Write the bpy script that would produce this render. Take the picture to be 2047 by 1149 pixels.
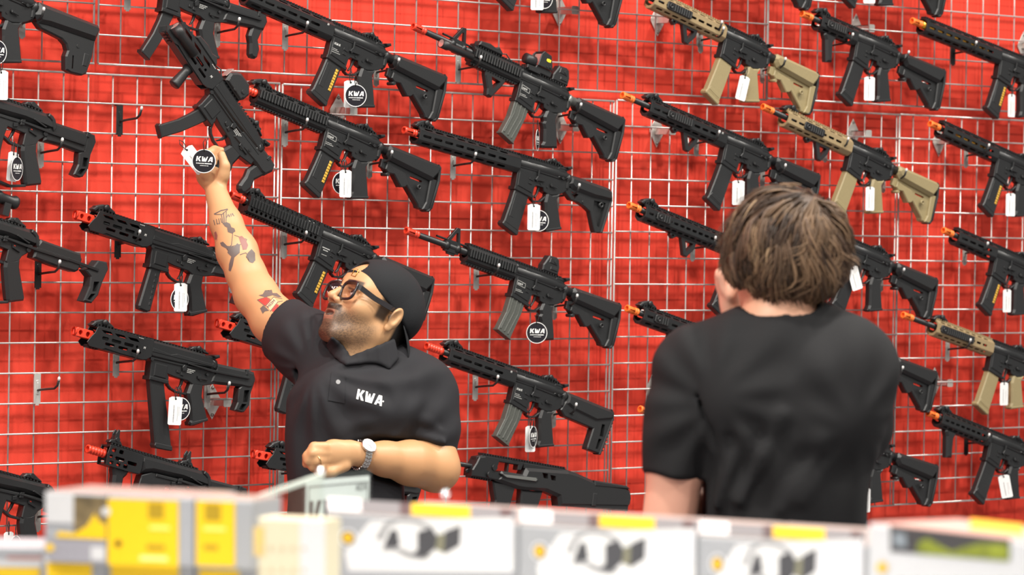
import bpy, bmesh, math, random
import numpy as np
from mathutils import Vector, Matrix, Quaternion
random.seed(7)
for o in list(bpy.data.objects): bpy.data.objects.remove(o)
SC = bpy.context.scene
COL = SC.collection
# ---------------------------------------------------------------- camera
F_PX = 7188.5; YAW = 0.730424; PITCH = -0.0135265; ROLL = 0.0161083
ZO = 2.0                                    # height of the lower grid panels' top edge
CAM = Vector((-5.91155, -7.53992, ZO - 0.40124))
FW = Vector((math.sin(YAW)*math.cos(PITCH), math.cos(YAW)*math.cos(PITCH), math.sin(PITCH)))
_r = FW.cross(Vector((0,0,1))).normalized(); _u = _r.cross(FW)
RT = (math.cos(ROLL)*_r + math.sin(ROLL)*_u); UP = (-math.sin(ROLL)*_r + math.cos(ROLL)*_u)
cd = bpy.data.cameras.new('camera'); cam = bpy.data.objects.new('camera', cd); COL.objects.link(cam)
cam.matrix_world = Matrix(((RT.x,UP.x,-FW.x,CAM.x),(RT.y,UP.y,-FW.y,CAM.y),(RT.z,UP.z,-FW.z,CAM.z),(0,0,0,1)))
cd.sensor_width = 36; cd.lens = F_PX/2047*36; cd.clip_end = 100
cd.dof.use_dof = True; cd.dof.focus_distance = 9.15; cd.dof.aperture_fstop = 5.8
SC.camera = cam
# ---------------------------------------------------------------- light
w = bpy.data.worlds.new('hall'); SC.world = w; w.use_nodes = True
w.node_tree.nodes['Background'].inputs[0].default_value = (1,0.97,0.93,1)
w.node_tree.nodes['Background'].inputs[1].default_value = 0.43
def lamp(x, y, z, e, size=.45, col=(1,.95,.88), tgt=None):
    l = bpy.data.lights.new('hall_lamp','AREA'); l.shape='DISK'; l.size=size; l.energy=e; l.color=col
    o = bpy.data.objects.new('hall_lamp', l); COL.objects.link(o); o.location=(x,y,z)
    d = Vector(tgt or (x,y,0)) - o.location
    o.rotation_euler = d.to_track_quat('-Z','Y').to_euler()
for x, y, e in ((-2.6,-3.3,520),(.55,-3.5,520),(3.7,-3.3,520),(-4.2,-7.5,330),(-.6,-7.8,380),(3.,-7.8,420),(-5.75,-3.3,620),(-8.9,-3.3,620),(-7.4,-7.5,260)):  # wall row's two leftmost lamps are added to brighten the man's face
    lamp(x, y, 6.6, e*.54)
SC.view_settings.view_transform='Standard'; SC.view_settings.look='None'
SC.view_settings.gamma=1; SC.view_settings.use_curve_mapping=False
SC.view_settings.exposure=0.0
# ---------------------------------------------------------------- helpers
def at(px, py, Y):                          # a pixel's sight line met with the plane y = Y
    d = FW + RT*((px-1023.5)/F_PX) - UP*((py-574.5)/F_PX)
    return CAM + d*((Y-CAM.y)/d.y)
def atd(px, py, D):                         # ... met at depth D
    return CAM + (FW + RT*((px-1023.5)/F_PX) - UP*((py-574.5)/F_PX))*D
def tag(o, label=None, cat=None, group=None, kind=None):
    if label: o['label']=label
    if cat: o['category']=cat
    if group: o['group']=group
    if kind: o['kind']=kind
    return o
def empty(name, loc=(0,0,0), rot=None):
    o = bpy.data.objects.new(name, None); COL.objects.link(o); o.location = loc; o.empty_display_size=.05
    if rot is not None: o.rotation_euler = rot
    return o
def to_mesh(bm, name, recalc=True):
    if recalc: bmesh.ops.recalc_face_normals(bm, faces=bm.faces[:])
    me = bpy.data.meshes.new(name); bm.to_mesh(me); bm.free(); return me
def put(name, me, m, parent=None):
    o = bpy.data.objects.new(name, me); COL.objects.link(o)
    if m is not None and not me.materials: me.materials.append(m)
    if parent is not None: o.parent = parent
    return o
def obj(name, bm, m, parent=None, recalc=True): return put(name, to_mesh(bm, name, recalc), m, parent)
CACHE = {}
def cached(key, fn):
    if key not in CACHE:
        bm = bmesh.new(); fn(bm); CACHE[key] = to_mesh(bm, key.split('|')[0])
    return CACHE[key]
I3 = lambda a,b,d: (a, d, b)                # 2D (u,v) in the x-z plane, thickness along y
def box(bm, x0,x1,y0,y1,z0,z1, M=None):
    v=[bm.verts.new(M@Vector(c) if M else c) for c in ((x0,y0,z0),(x1,y0,z0),(x1,y1,z0),(x0,y1,z0),(x0,y0,z1),(x1,y0,z1),(x1,y1,z1),(x0,y1,z1))]
    for f in ((3,2,1,0),(4,5,6,7),(0,1,5,4),(1,2,6,5),(2,3,7,6),(3,0,4,7)): bm.faces.new([v[i] for i in f])
def ccw(p):
    a=sum(p[i][0]*p[(i+1)%len(p)][1]-p[(i+1)%len(p)][0]*p[i][1] for i in range(len(p)))
    return list(p) if a>0 else list(reversed(p))
def inset(p, c):
    n=len(p); out=[]
    for i in range(n):
        a=Vector(p[i-1]); b=Vector(p[i]); d=Vector(p[(i+1)%n])
        e1=(b-a).normalized(); e2=(d-b).normalized()
        n1=Vector((-e1.y,e1.x)); n2=Vector((-e2.y,e2.x)); m=n1+n2
        L=m.length
        if L<1e-4: out.append(tuple(b+n1*c)); continue
        m/=L; k=min(c/max(m.dot(n1),.35), c*2)
        k=min(k, .45*min((b-a).length,(d-b).length)+c*.3)
        out.append(tuple(b+m*k))
    return out
def slab(bm, poly, t, d0=0., c=0., holes=(), M=I3, s=.001):
    """polygon with holes extruded by t about d0, chamfer c, mapped by M(a,b,d); millimetres"""
    loops=[ccw(poly)]+[list(reversed(ccw(h))) for h in holes]
    def ring(pts,d): return [bm.verts.new([q*s for q in M(a,b,d)]) for a,b in pts]
    rings=[]
    for k,lp in enumerate(loops):
        if k==0 and c>0:
            ip=inset(lp,c)
            rs=[ring(ip,d0-t/2),ring(lp,d0-t/2+c),ring(lp,d0+t/2-c),ring(ip,d0+t/2)]
        else: rs=[ring(lp,d0-t/2),ring(lp,d0+t/2)]
        n=len(lp)
        for r0,r1 in zip(rs,rs[1:]):
            for i in range(n): bm.faces.new((r0[i],r0[(i+1)%n],r1[(i+1)%n],r1[i]))
        rings.append((rs[0],rs[-1]))
    for side in (0,1):
        if len(rings)==1:
            r=rings[0][side]; f=bm.faces.new(r if side else list(reversed(r)))
        else:
            es=[]
            for rr in rings:
                r=rr[side]
                for i in range(len(r)):
                    e=bm.edges.get((r[i],r[(i+1)%len(r)])); es.append(e)
            bmesh.ops.triangle_fill(bm, use_beauty=True, use_dissolve=False, edges=es)
def basis(ax):
    ax=Vector(ax).normalized(); t=Vector((0,0,1)) if abs(ax.z)<.9 else Vector((1,0,0))
    a=ax.cross(t).normalized(); return a, ax.cross(a)
def tube(bm, pts, r, n=8, caps=True, smooth=True):
    """round bar through pts; r one radius or one per point"""
    pts=[Vector(p) for p in pts]; R=r if isinstance(r,(list,tuple)) else [r]*len(pts)
    rings=[]; pa=None
    for i,p in enumerate(pts):
        d=(pts[min(i+1,len(pts)-1)]-pts[max(i-1,0)])
        d.normalize()
        if pa is None: a,b=basis(d)
        else:
            a=pa-d*pa.dot(d)
            if a.length<1e-5: a,b=basis(d)
            a.normalize(); b=d.cross(a)
        pa=a
        rings.append([bm.verts.new(p+(a*math.cos(2*math.pi*k/n)+b*math.sin(2*math.pi*k/n))*R[i]) for k in range(n)])
    for q0,q1 in zip(rings,rings[1:]):
        for k in range(n):
            f=bm.faces.new((q0[k],q0[(k+1)%n],q1[(k+1)%n],q1[k])); f.smooth=smooth
    if caps:
        bm.faces.new(list(reversed(rings[0]))); bm.faces.new(rings[-1])
    return rings
def lathe(bm, prof, o=(0,0,0), ax=(1,0,0), n=20, close=False, skip=None, s=.001):
    """prof [(along, radius)] in mm round axis ax"""
    o=Vector(o)*s; ax=Vector(ax).normalized(); a,b=basis(ax); rings=[]
    for u,r in prof:
        rings.append([bm.verts.new(o+ax*u*s+(a*math.cos(2*math.pi*k/n)+b*math.sin(2*math.pi*k/n))*r*s) for k in range(n)])
    for j in range(len(rings)-1):
        for k in range(n):
            if skip and skip(j,k): continue
            f=bm.faces.new((rings[j][k],rings[j][(k+1)%n],rings[j+1][(k+1)%n],rings[j+1][k])); f.smooth=True
    if close:
        bm.faces.new(list(reversed(rings[0]))); bm.faces.new(rings[-1])
def rrect(x0,x1,z0,z1,c):
    return [(x0+c,z0),(x1-c,z0),(x1,z0+c),(x1,z1-c),(x1-c,z1),(x0+c,z1),(x0,z1-c),(x0,z0+c)]
def circ(x,z,r,n=12): return [(x+r*math.cos(2*math.pi*k/n), z+r*math.sin(2*math.pi*k/n)) for k in range(n)]
def dot(bm,u,v,y0,y1,r,n=10):               # little pin facing the side
    tube(bm,[(u*.001,y0*.001,v*.001),(u*.001,y1*.001,v*.001)],r*.001,n)
# ---------------------------------------------------------------- materials
def mat(name, col, rough=.5, metal=0., bump=0., scale=400., var=0., spec=.5, trans=0., sub=0., attr=None, coat=0.):
    m=bpy.data.materials.new(name); m.use_nodes=True; nt=m.node_tree; b=nt.nodes['Principled BSDF']
    b.inputs['Base Color'].default_value=(*col,1); b.inputs['Roughness'].default_value=rough; b.inputs['Metallic'].default_value=metal
    b.inputs['Specular IOR Level'].default_value=spec
    if trans: b.inputs['Transmission Weight'].default_value=trans
    if sub: b.inputs['Subsurface Weight'].default_value=sub; b.inputs['Subsurface Radius'].default_value=(.012,.005,.003); b.inputs['Subsurface Scale'].default_value=.6
    if coat: b.inputs['Coat Weight'].default_value=coat; b.inputs['Coat Roughness'].default_value=.1
    src=None
    if attr:
        a=nt.nodes.new('ShaderNodeVertexColor'); a.layer_name=attr; src=a.outputs['Color']
        nt.links.new(src,b.inputs['Base Color'])
    if var or bump:
        tc=nt.nodes.new('ShaderNodeTexCoord'); n=nt.nodes.new('ShaderNodeTexNoise'); n.inputs['Scale'].default_value=scale; n.inputs['Detail'].default_value=3
        nt.links.new(tc.outputs['Object'],n.inputs['Vector'])
        if var:
            mx=nt.nodes.new('ShaderNodeMix'); mx.data_type='RGBA'; mx.blend_type='MULTIPLY'; mx.inputs[0].default_value=1
            mr=nt.nodes.new('ShaderNodeMapRange'); mr.inputs[1].default_value=.3; mr.inputs[2].default_value=.7; mr.inputs[3].default_value=1-var; mr.inputs[4].default_value=1+var
            nt.links.new(n.outputs['Fac'],mr.inputs[0]); nt.links.new(mr.outputs[0],mx.inputs[7])
            if src: nt.links.new(src,mx.inputs[6])
            else: mx.inputs[6].default_value=(*col,1)
            nt.links.new(mx.outputs[2],b.inputs['Base Color'])
        if bump:
            bp=nt.nodes.new('ShaderNodeBump'); bp.inputs['Strength'].default_value=bump; bp.inputs['Distance'].default_value=.001
            nt.links.new(n.outputs['Fac'],bp.inputs['Height']); nt.links.new(bp.outputs[0],b.inputs['Normal'])
    return m
def thin_glass(name,tint=(1,1,1),refl=.10,rough=.03):
    m=bpy.data.materials.new(name); m.use_nodes=True; nt=m.node_tree; nt.nodes.remove(nt.nodes['Principled BSDF'])
    t=nt.nodes.new('ShaderNodeBsdfTransparent'); t.inputs[0].default_value=(*tint,1); g=nt.nodes.new('ShaderNodeBsdfGlossy'); g.inputs['Roughness'].default_value=rough
    mx=nt.nodes.new('ShaderNodeMixShader'); mx.inputs[0].default_value=refl; nt.links.new(t.outputs[0],mx.inputs[1]); nt.links.new(g.outputs[0],mx.inputs[2]); nt.links.new(mx.outputs[0],nt.nodes['Material Output'].inputs[0]); return m
def srgb(r,g,b): return tuple(((c/255)/12.92 if c/255<=.04045 else ((c/255+.055)/1.055)**2.4) for c in (r,g,b))
BLK=mat('black_polymer',(.0155,.0162,.017),.40,bump=.25,scale=900,var=.15)
MTL=mat('black_metal',(.0125,.0132,.014),.36,bump=.1,scale=700,var=.15)
RUB=mat('black_rubber',(.016,.016,.017),.7)
DRK=mat('bore_black',(.006,.006,.006),.8)
GRY=mat('grey_magazine',(.075,.08,.07),.5,var=.15,scale=300)
STL=mat('dull_steel',(.3,.31,.29),.4,metal=.8)
TAN=mat('tan_polymer',srgb(146,132,96),.55,var=.08,scale=500,bump=.2)
TNM=mat('tan_metal',srgb(150,130,96),.5,var=.08,scale=500)
ORG=mat('orange_plastic',(1.,.21,.035),.4)
RED=mat('red_anodised',(.75,.055,.025),.3,spec=.6)
GLD=mat('amber_window',srgb(214,166,60),.4,var=.4,scale=260)
BRS=mat('brass_tube',srgb(230,170,60),.25,metal=.9)
WHT=mat('white_print',(.8,.8,.78),.6)
PRT=mat('faded_white_print',(.5,.5,.48),.6)
CHR=mat('chrome_wire',(.60,.585,.56),.32,metal=.5)
HKS=mat('zinc_hook',(.62,.60,.56),.34,metal=.45)
HKB=mat('black_hook',(.02,.02,.02),.35)
LEN=mat('coated_glass',(.75,.50,.46),.12,metal=.6)
# ---------------------------------------------------------------- the place
def red_wall_mat():
    m=bpy.data.materials.new('red_fabric_panel'); m.use_nodes=True; nt=m.node_tree; b=nt.nodes['Principled BSDF']
    b.inputs['Roughness'].default_value=.75; b.inputs['Specular IOR Level'].default_value=.2
    tc=nt.nodes.new('ShaderNodeTexCoord'); mp=nt.nodes.new('ShaderNodeMapping'); mp.inputs['Scale'].default_value=(6,6,1.2)
    n=nt.nodes.new('ShaderNodeTexNoise'); n.inputs['Scale'].default_value=1.6; n.inputs['Detail'].default_value=5
    cr=nt.nodes.new('ShaderNodeValToRGB'); cr.color_ramp.elements[0].position=.3; cr.color_ramp.elements[0].color=(.66,.045,.026,1)
    cr.color_ramp.elements[1].position=.72; cr.color_ramp.elements[1].color=(.80,.072,.042,1)
    nt.links.new(tc.outputs['Object'],mp.inputs[0]); nt.links.new(mp.outputs[0],n.inputs['Vector']); nt.links.new(n.outputs['Fac'],cr.inputs[0]); nt.links.new(cr.outputs[0],b.inputs['Base Color'])
    n2=nt.nodes.new('ShaderNodeTexNoise'); n2.inputs['Scale'].default_value=500; bp=nt.nodes.new('ShaderNodeBump'); bp.inputs['Strength'].default_value=.4; bp.inputs['Distance'].default_value=.0008
    nt.links.new(tc.outputs['Object'],n2.inputs['Vector']); nt.links.new(n2.outputs['Fac'],bp.inputs['Height']); nt.links.new(bp.outputs[0],b.inputs['Normal'])
    return m
WALL_Y=.068
bm=bmesh.new(); box(bm,-3.6,5.6,WALL_Y,WALL_Y+.1,0,4.2)
tag(obj('wall_back',bm,red_wall_mat()),'red fabric covered display wall behind the wire grid','wall',kind='structure')
bm=bmesh.new(); box(bm,-9,8,-9,WALL_Y+.1,-.1,0)
tag(obj('floor',bm,mat('grey_carpet',(.13,.13,.14),.9,bump=.5,scale=300,var=.2)),'grey hall carpet','floor',kind='structure')
C=.0762
def bar_mesh(key, axis, L, r, n=10):
    def f(bm):
        tube(bm,[(0,0,0),(L,0,0)] if axis=='x' else [(0,0,0),(0,0,L)], r, n)
    return cached(key,f)
def grid_panel(label, x0, x1, ztop, zbot, xs, zs):
    root=tag(empty('grid_panel',((x0+x1)/2,0,zbot)),label,'grid panel','chrome wire grid panels'); cx=(x0+x1)/2
    def add(nm,me,x,y,z):
        o=put(nm,me,CHR,root); o.location=(x-cx,y,z-zbot)
    H=ztop-zbot; W=x1-x0
    for x in (x0,x1): add('frame_bar',bar_mesh('fv%.3f'%H,'z',H,.0030),x,-.001,zbot)
    for z in (zbot,ztop): add('frame_bar',bar_mesh('fh%.3f'%W,'x',W,.0030),x0,-.0035,z)
    for x in xs: add('wire',bar_mesh('wv%.3f'%H,'z',H,.0023),x,.0018,zbot)
    for z in zs: add('wire',bar_mesh('wh%.3f'%W,'x',W,.0024),x0,-.0030,z)
def lower(label,X,dz=0,first=True):
    zt=ZO+dz
    grid_panel(label,X+.14*C,X+16.05*C,zt,zt-15.95*C,[X+k*C for k in range(1,16)]+[X+15.92*C],[zt-(.969+k)*C for k in range(15)])
lower('leftmost lower wire grid panel, left of the man',-16.06*C,.0012)
lower('lower wire grid panel behind the man and the bullpup',0)
lower('lower wire grid panel behind the boy in the black shirt',1.2248,.0039)
lower('rightmost lower wire grid panel at the right edge',2.4384,.0054)
UX=-.5927; UZ=ZO+.0275
grid_panel('upper wire grid panel at the top left corner',UX-.17*C-12*C,UX-.12*C,UZ+8*C,UZ,[UX-(.17+k)*C for k in range(1,12)],[UZ+k*C for k in range(1,8)])
grid_panel('long upper wire grid panel across the middle',UX+.06*C,UX+32.08*C,UZ+8*C,UZ,[UX+k*C for k in range(1,32)]+[UX+31.97*C],[UZ+k*C-.002 for k in range(1,8)])
grid_panel('upper wire grid panel at the top right corner',UX+32.12*C,UX+60*C,UZ+8*C+.005,UZ+.005,[UX+(k+.0)*C for k in range(33,60)],[UZ+k*C+.005 for k in range(1,8)])
# ---------------------------------------------------------------- replica gun parts (millimetres, u along the barrel to the stock, v up)
def rail(bm,u0,u1,vb=90,vt=98.5,w=21,y0=0,step=10.,up=1):
    box(bm,u0*.001,u1*.001,(y0-8)*.001,(y0+8)*.001,min(vb,vt-4*up)*.001,max(vb,vt-4*up)*.001)
    u=u0+1
    while u<u1-3:
        a,b=sorted((vt-5*up,vt)); box(bm,u*.001,(u+5.2)*.001,(y0-w/2)*.001,(y0+w/2)*.001,a*.001,b*.001); u+=step
def side_rail(bm,u0,u1,v0,v1,y,step=10.,d=4):
    u=u0
    box(bm,u0*.001,u1*.001,y*.001,(y+3)*.001,(v0+3)*.001,(v1-3)*.001)
    while u<u1-4:
        slab(bm,rrect(u,u+5.5,v0,v1,1.2),d,y-d/2+1,.8); u+=step
def upper(bm):
    slab(bm,[(-6,57),(-6,84),(-2,90),(174,90),(186,84),(192,77),(190,66),(182,58),(160,55),(84,57)],27,0,4)
    lathe(bm,[(-6,0),(-6,16),(184,16.5),(190,12),(190,0)],(0,0,72),(1,0,0),20)
    rail(bm,-6,172)
    slab(bm,[(30,88),(52,88),(52,80),(30,80)],29,0,1)
    slab(bm,[(150,62),(176,58),(188,66),(190,78),(182,70),(172,64),(154,66)],35,0,3)
def lower_rec(bm):
    slab(bm,[(0,60),(0,-2),(68,-14),(71,16),(76,22),(104,22),(108,12),(124,8),(140,8),(162,14),(180,22),(194,34),(199,48),(196,64),(186,68),(160,57),(84,59),(72,63)],24,0,1.5)
    slab(bm,[(6,56),(6,8),(62,-3),(62,50),(54,56)],28,0,2)
    slab(bm,[(-4,5),(-4,-4),(70,-17),(72,-8)],30,0,2)
    slab(bm,[(178,70),(196,62),(200,46),(196,34),(188,38),(186,56)],31,0,3)
def trig_guard(bm):
    slab(bm,[(66,-11),(72,-20),(84,-25),(108,-19),(124,-4),(121,1),(106,-14),(84,-20),(74,-16),(70,-8)],12,0,1)
def trigger(bm):
    slab(bm,[(92,24),(100,24),(97,8),(92,-4),(87,-12),(85,-9),(90,2)],7,0,1)
def controls(bm):
    dot(bm,-4,64,-15,-12,4.5); dot(bm,168,62,-19,-12,4); dot(bm,92,30,-14,-12,3); dot(bm,118,26,-14,-12,3)
    slab(bm,[(66,38),(72,48),(100,44),(100,37),(76,36),(72,32)],6,-15,1)
    slab(bm,[(72,66),(78,66),(78,46),(73,46)],6,-15,1)
    dot(bm,132,34,-17,-12,6); slab(bm,[(128,36),(150,32),(150,28),(128,30)],4,-17,1)
    slab(bm,[(44,40),(60,37),(60,31),(44,34)],3,-14.5,.8); slab(bm,[(44,26),(56,24),(56,20),(44,22)],3,-14.5,.8)
def grip_a(bm):
    slab(bm,[(122,14),(119,-16),(124,-32),(135,-78),(133,-94),(140,-98),(196,-79),(194,-70),(165,0),(172,22),(160,16),(142,10)],27,0,6)
    slab(bm,[(134,-90),(137,-97),(195,-79),(193,-72)],29,0,2)
def grip_b(bm):                              # with finger ridge
    slab(bm,[(122,14),(116,-12),(122,-22),(118,-30),(127,-44),(136,-78),(132,-90),(138,-97),(192,-80),(188,-66),(163,-4),(166,16),(150,12)],27,0,6)
    slab(bm,[(124,-26),(113,-30),(124,-36)],16,0,2)
def mag_poly(bm):
    slab(bm,[(2,2),(56,-8),(54,-30),(38,-118),(-20,-100),(-6,-40)],22,0,3)
    slab(bm,[(-22,-97),(38,-116),(37,-126),(32,-129),(-22,-111),(-26,-105)],26,0,2.5)
    slab(bm,[(6,-14),(20,-17),(10,-84),(-6,-80)],23.5,0,1)
def mag_long(bm):
    slab(bm,[(2,2),(56,-8),(54,-30),(36,-130),(-22,-112),(-6,-40)],22,0,3)
    slab(bm,[(-24,-109),(36,-128),(35,-138),(30,-141),(-26,-122),(-28,-117)],26,0,2.5)
    slab(bm,[(-12,-96),(32,-110),(31,-122),(-18,-106)],24,0,1.2)
def mag_window(bm):
    for k in range(8):
        a=-22-k*8; slab(bm,[(38-k*1.35,a),(47-k*1.35,a-1.5),(46-k*1.35,a-8),(37-k*1.35,a-6.5)],2,-11.6,.6)
def mag_stanag(bm):
    slab(bm,[(0,2),(55,-9),(53,-34),(30,-118),(-22,-103),(-5,-50)],21,0,2)
    for o in (0,17,33):
        slab(bm,[(6+o,-4-o*.2),(11+o,-5-o*.2),(8+o,-40-o*.2),(-11+o*.92,-100-o*.27),(-16+o*.92,-98.5-o*.27),(3+o,-40-o*.2)],3,-10.8,.8)
    slab(bm,[(-23,-101),(31,-117),(31,-121),(-23,-105)],23,0,1)
def buffer(ext=0):
    def f(bm):
        lathe(bm,[(186,0),(186,17),(200,17),(202,14.3),(262+ext,14.3)],(0,0,66),(1,0,0),18)
        slab(bm,[(186,72),(204,76),(206,40),(198,28),(192,34),(190,50)],8,0,1)
    return f
def stock_crane(bm):
    slab(bm,[(226,82),(402,84),(412,80),(412,60),(394,33),(234,42),(222,52),(214,66)],42,0,10)
    slab(bm,[(214,40),(234,44),(394,34),(412,40),(412,-38),(404,-48),(380,-51),(368,-46),(366,-40),(313,-3),(308,-9),(295,-13),(262,12),(250,8),(229,14),(214,18)],12,0,1,
         holes=[rrect(321,366,20,26,2)])
    slab(bm,[(262,30),(300,26),(318,6),(372,-34),(384,-50),(372,-50),(366,-42),(313,-5),(308,-11),(295,-15),(262,11),(240,8),(228,16),(230,34)],25,0,2.5)
    slab(bm,[(388,40),(412,42),(412,-38),(404,-49),(384,-49),(392,-26)],27,0,3)
    lathe(bm,[(-1,7),(6,7),(6,4),(-1,4)],(352,-13,4),(0,-1,0),14)
    dot(bm,240,4,-14,14,5)
def pad_crane(bm):
    slab(bm,[(404,85),(414,79),(420,42),(417,-36),(408,-50),(398,-50),(409,-38),(412,40),(406,74)],36,0,3)
def stock_moe(bm):
    slab(bm,[(198,78),(346,72),(364,66),(370,54),(368,38),(300,34),(214,40),(196,52)],40,0,9)
    slab(bm,[(198,44),(368,46),(370,38),(350,-57),(326,-62),(320,-54),(296,-8),(274,2),(246,9),(217,10),(186,30)],20,0,2,
         holes=[[(212,34),(242,31),(229,16)],[(304,27),(350,29),(338,-44),(330,-42),(305,4)]])
    slab(bm,[(304,27),(350,29),(338,-44),(330,-42),(305,4)],6,2)
    lathe(bm,[(0,8),(9,8),(9,4.5),(0,4.5)],(335,-2,20),(0,-1,0),14); dot(bm,262,14,-13,13,4)
def pad_moe(bm): slab(bm,[(352,72),(368,64),(374,40),(354,-58),(346,-58),(366,40),(360,58)],26,0,2.5)
def stock_skel(bm):
    slab(bm,[(203,80),(380,74),(392,68),(392,46),(330,26),(240,34),(204,46)],38,0,9)
    slab(bm,[(204,56),(380,52),(394,52),(373,-58),(322,-57),(321,-51),(328,5),(249,9),(211,11),(191,26)],26,0,3,
         holes=[[(357,26),(369,27),(371,-8),(357,-9)],[(356,-17),(368,-16),(361,-46),(352,-48)]])
    slab(bm,[(350,30),(376,30),(366,-50),(346,-52)],8,4)
    lathe(bm,[(0,5),(2,5),(2,2.5),(0,2.5)],(236,-14,28),(0,-1,0),12)
def pad_skel(bm):
    slab(bm,[(384,76),(394,68),(398,50),(377,-60),(369,-60),(391,50),(386,66)],30,0,2)
    for k in range(10): dot(bm,395-k*1.7,48-k*10.5,-16,16,2.2,6)
def stock_prs(bm):
    slab(bm,[(202,82),(388,83),(396,74),(390,42),(243,35),(214,30),(198,48)],44,0,11)
    slab(bm,[(243,38),(390,44),(394,0),(389,-44),(377,-53),(343,-57),(326,-54),(316,-22),(318,-6),(309,7),(293,15),(259,18),(226,20),(207,32)],26,0,4,
         holes=[[(334,-13),(338,-13),(345,-45),(341,-46)]])
    slab(bm,[(366,4),(383,4),(383,-28),(368,-30)],29,0,2); dot(bm,344,14,-14.5,14.5,5)
def flip_front(u0):
    def f(bm):
        slab(bm,[(u0,93),(u0+2,103),(u0+22,112),(u0+37,114),(u0+63,103),(u0+64,98),(u0+20,96)],20,0,3)
        lathe(bm,[(-3,0),(-3,8),(3,8),(3,0)],(u0+32,-12,106),(0,-1,0),12)
        slab(bm,[(u0-8,92),(u0+6,104),(u0+12,100),(u0+2,88)],22,0,2)
    return f
def flip_rear(bm):
    slab(bm,[(104,97),(112,106),(134,112),(150,105),(164,101),(166,97)],22,0,3)
    lathe(bm,[(-3,0),(-3,6.5),(3,6.5),(3,0)],(128,-12,105),(0,-1,0),12); dot(bm,146,102,-15,-10,4)
def charging(bm):
    slab(bm,[(150,92),(176,94),(194,102),(197,94),(184,86),(150,86)],26,0,2); slab(bm,[(176,96),(193,102),(196,95),(182,90)],42,0,2)
def up_sight(u0,v0=97,h=38):                 # flip sight standing up
    def f(bm):
        slab(bm,[(u0-22,v0),(u0-18,v0+7),(u0-4,v0+12),(u0+14,v0+10),(u0+22,v0)],20,0,2)
        for y in (-7,7): slab(bm,[(u0-4,v0+8),(u0-6,v0+26),(u0-1,v0+h),(u0+5,v0+h-2),(u0+9,v0+10)],4,y,1)
        slab(bm,[(u0-4,v0+6),(u0-5,v0+22),(u0+6,v0+22),(u0+9,v0+6)],12,0,1); dot(bm,u0+2,v0+12,-13,13,6)
    return f
def tower(u0):                               # tall triangular front sight post
    def f(bm):
        slab(bm,[(u0,82),(u0+30,128),(u0+42,129),(u0+54,82)],9,0,1,holes=[[(u0+16,88),(u0+32,114),(u0+38,114),(u0+43,88)]])
        lathe(bm,[(-4,0),(-4,13),(10,13),(10,0)],(u0+2,0,72),(1,0,0),14); lathe(bm,[(0,0),(0,13),(12,13),(12,0)],(u0+40,0,72),(1,0,0),14)
        box(bm,(u0+2)*.001,(u0+52)*.001,-.006,.006,.056,.088)
        slab(bm,[(u0+8,60),(u0+44,60),(u0+40,50),(u0+14,50)],8,0,1)
    return f
def barrel(u0,u1,r=8.5,gas=True):
    def f(bm):
        lathe(bm,[(u0,0),(u0,r),((u0+u1)*.5,r),((u0+u1)*.5+2,r+1.5),(u1,r+1.5)],(0,0,72),(1,0,0),16)
        if gas: lathe(bm,[(u0+70,3),(u1,3)],(0,0,88),(1,0,0),8)
    return f
def tip_cage(u0,L=44,r=10.8):
    def f(bm):
        p=[(0,7),(0,r-.6),(.8,r),(5,r),(L-18,r),(L-17,r-1.2),(L-14,r-1.2),(L-13,r),(L-10,r),(L-9,r-1.2),(L-6,r-1.2),(L-5,r),(L,r),(L,0)]
        lathe(bm,p,(u0,0,72),(1,0,0),20,skip=lambda j,k:j==3 and k%4 in(0,))
        lathe(bm,[(0,7),(22,7),(22,0)],(u0,0,72),(1,0,0),20,skip=lambda j,k:False)
    return f
def tip_ribs(u0,L=58,r=11):
    def f(bm):
        p=[(0,7.5),(0,r)]
        for k in range(5): p+=[(6+k*9,r),(8+k*9,r-2.6),(11+k*9,r-2.6),(13+k*9,r)]
        p+=[(L,r),(L,0)]
        lathe(bm,p,(u0,0,72),(1,0,0),20); lathe(bm,[(0,7.5),(20,7.5),(20,0)],(u0,0,72),(1,0,0),20)
    return f
def tip_port(u0,L=60,r=11.5,vc=66):
    def f(bm):
        for s in (-1,1):
            slab(bm,[(0,-8),(3,-r),(L-10,-r),(L-8,-7),(L,-7),(L,7),(L-8,7),(L-10,r),(22,r),(18,r-2),(3,r),(0,8)],5,s*7,1.5,holes=[circ(13,0,6.5),circ(36,0,7)],M=lambda a,b,d:(a+u0,d,b+vc))
        lathe(bm,[(0,11),(4,11.5),(4,9),(0,8.5)],(u0-3,0,vc),(1,0,0),18)
        for b in (-r+1.5,r-1.5): box(bm,(u0+2)*.001,(u0+L-10)*.001,-.007,.007,(vc+b-1.5)*.001,(vc+b+1.5)*.001)
        lathe(bm,[(L-14,0),(L-14,9.5),(L,9.5),(L,0)],(u0,0,vc),(1,0,0),16)
    return f
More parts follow.
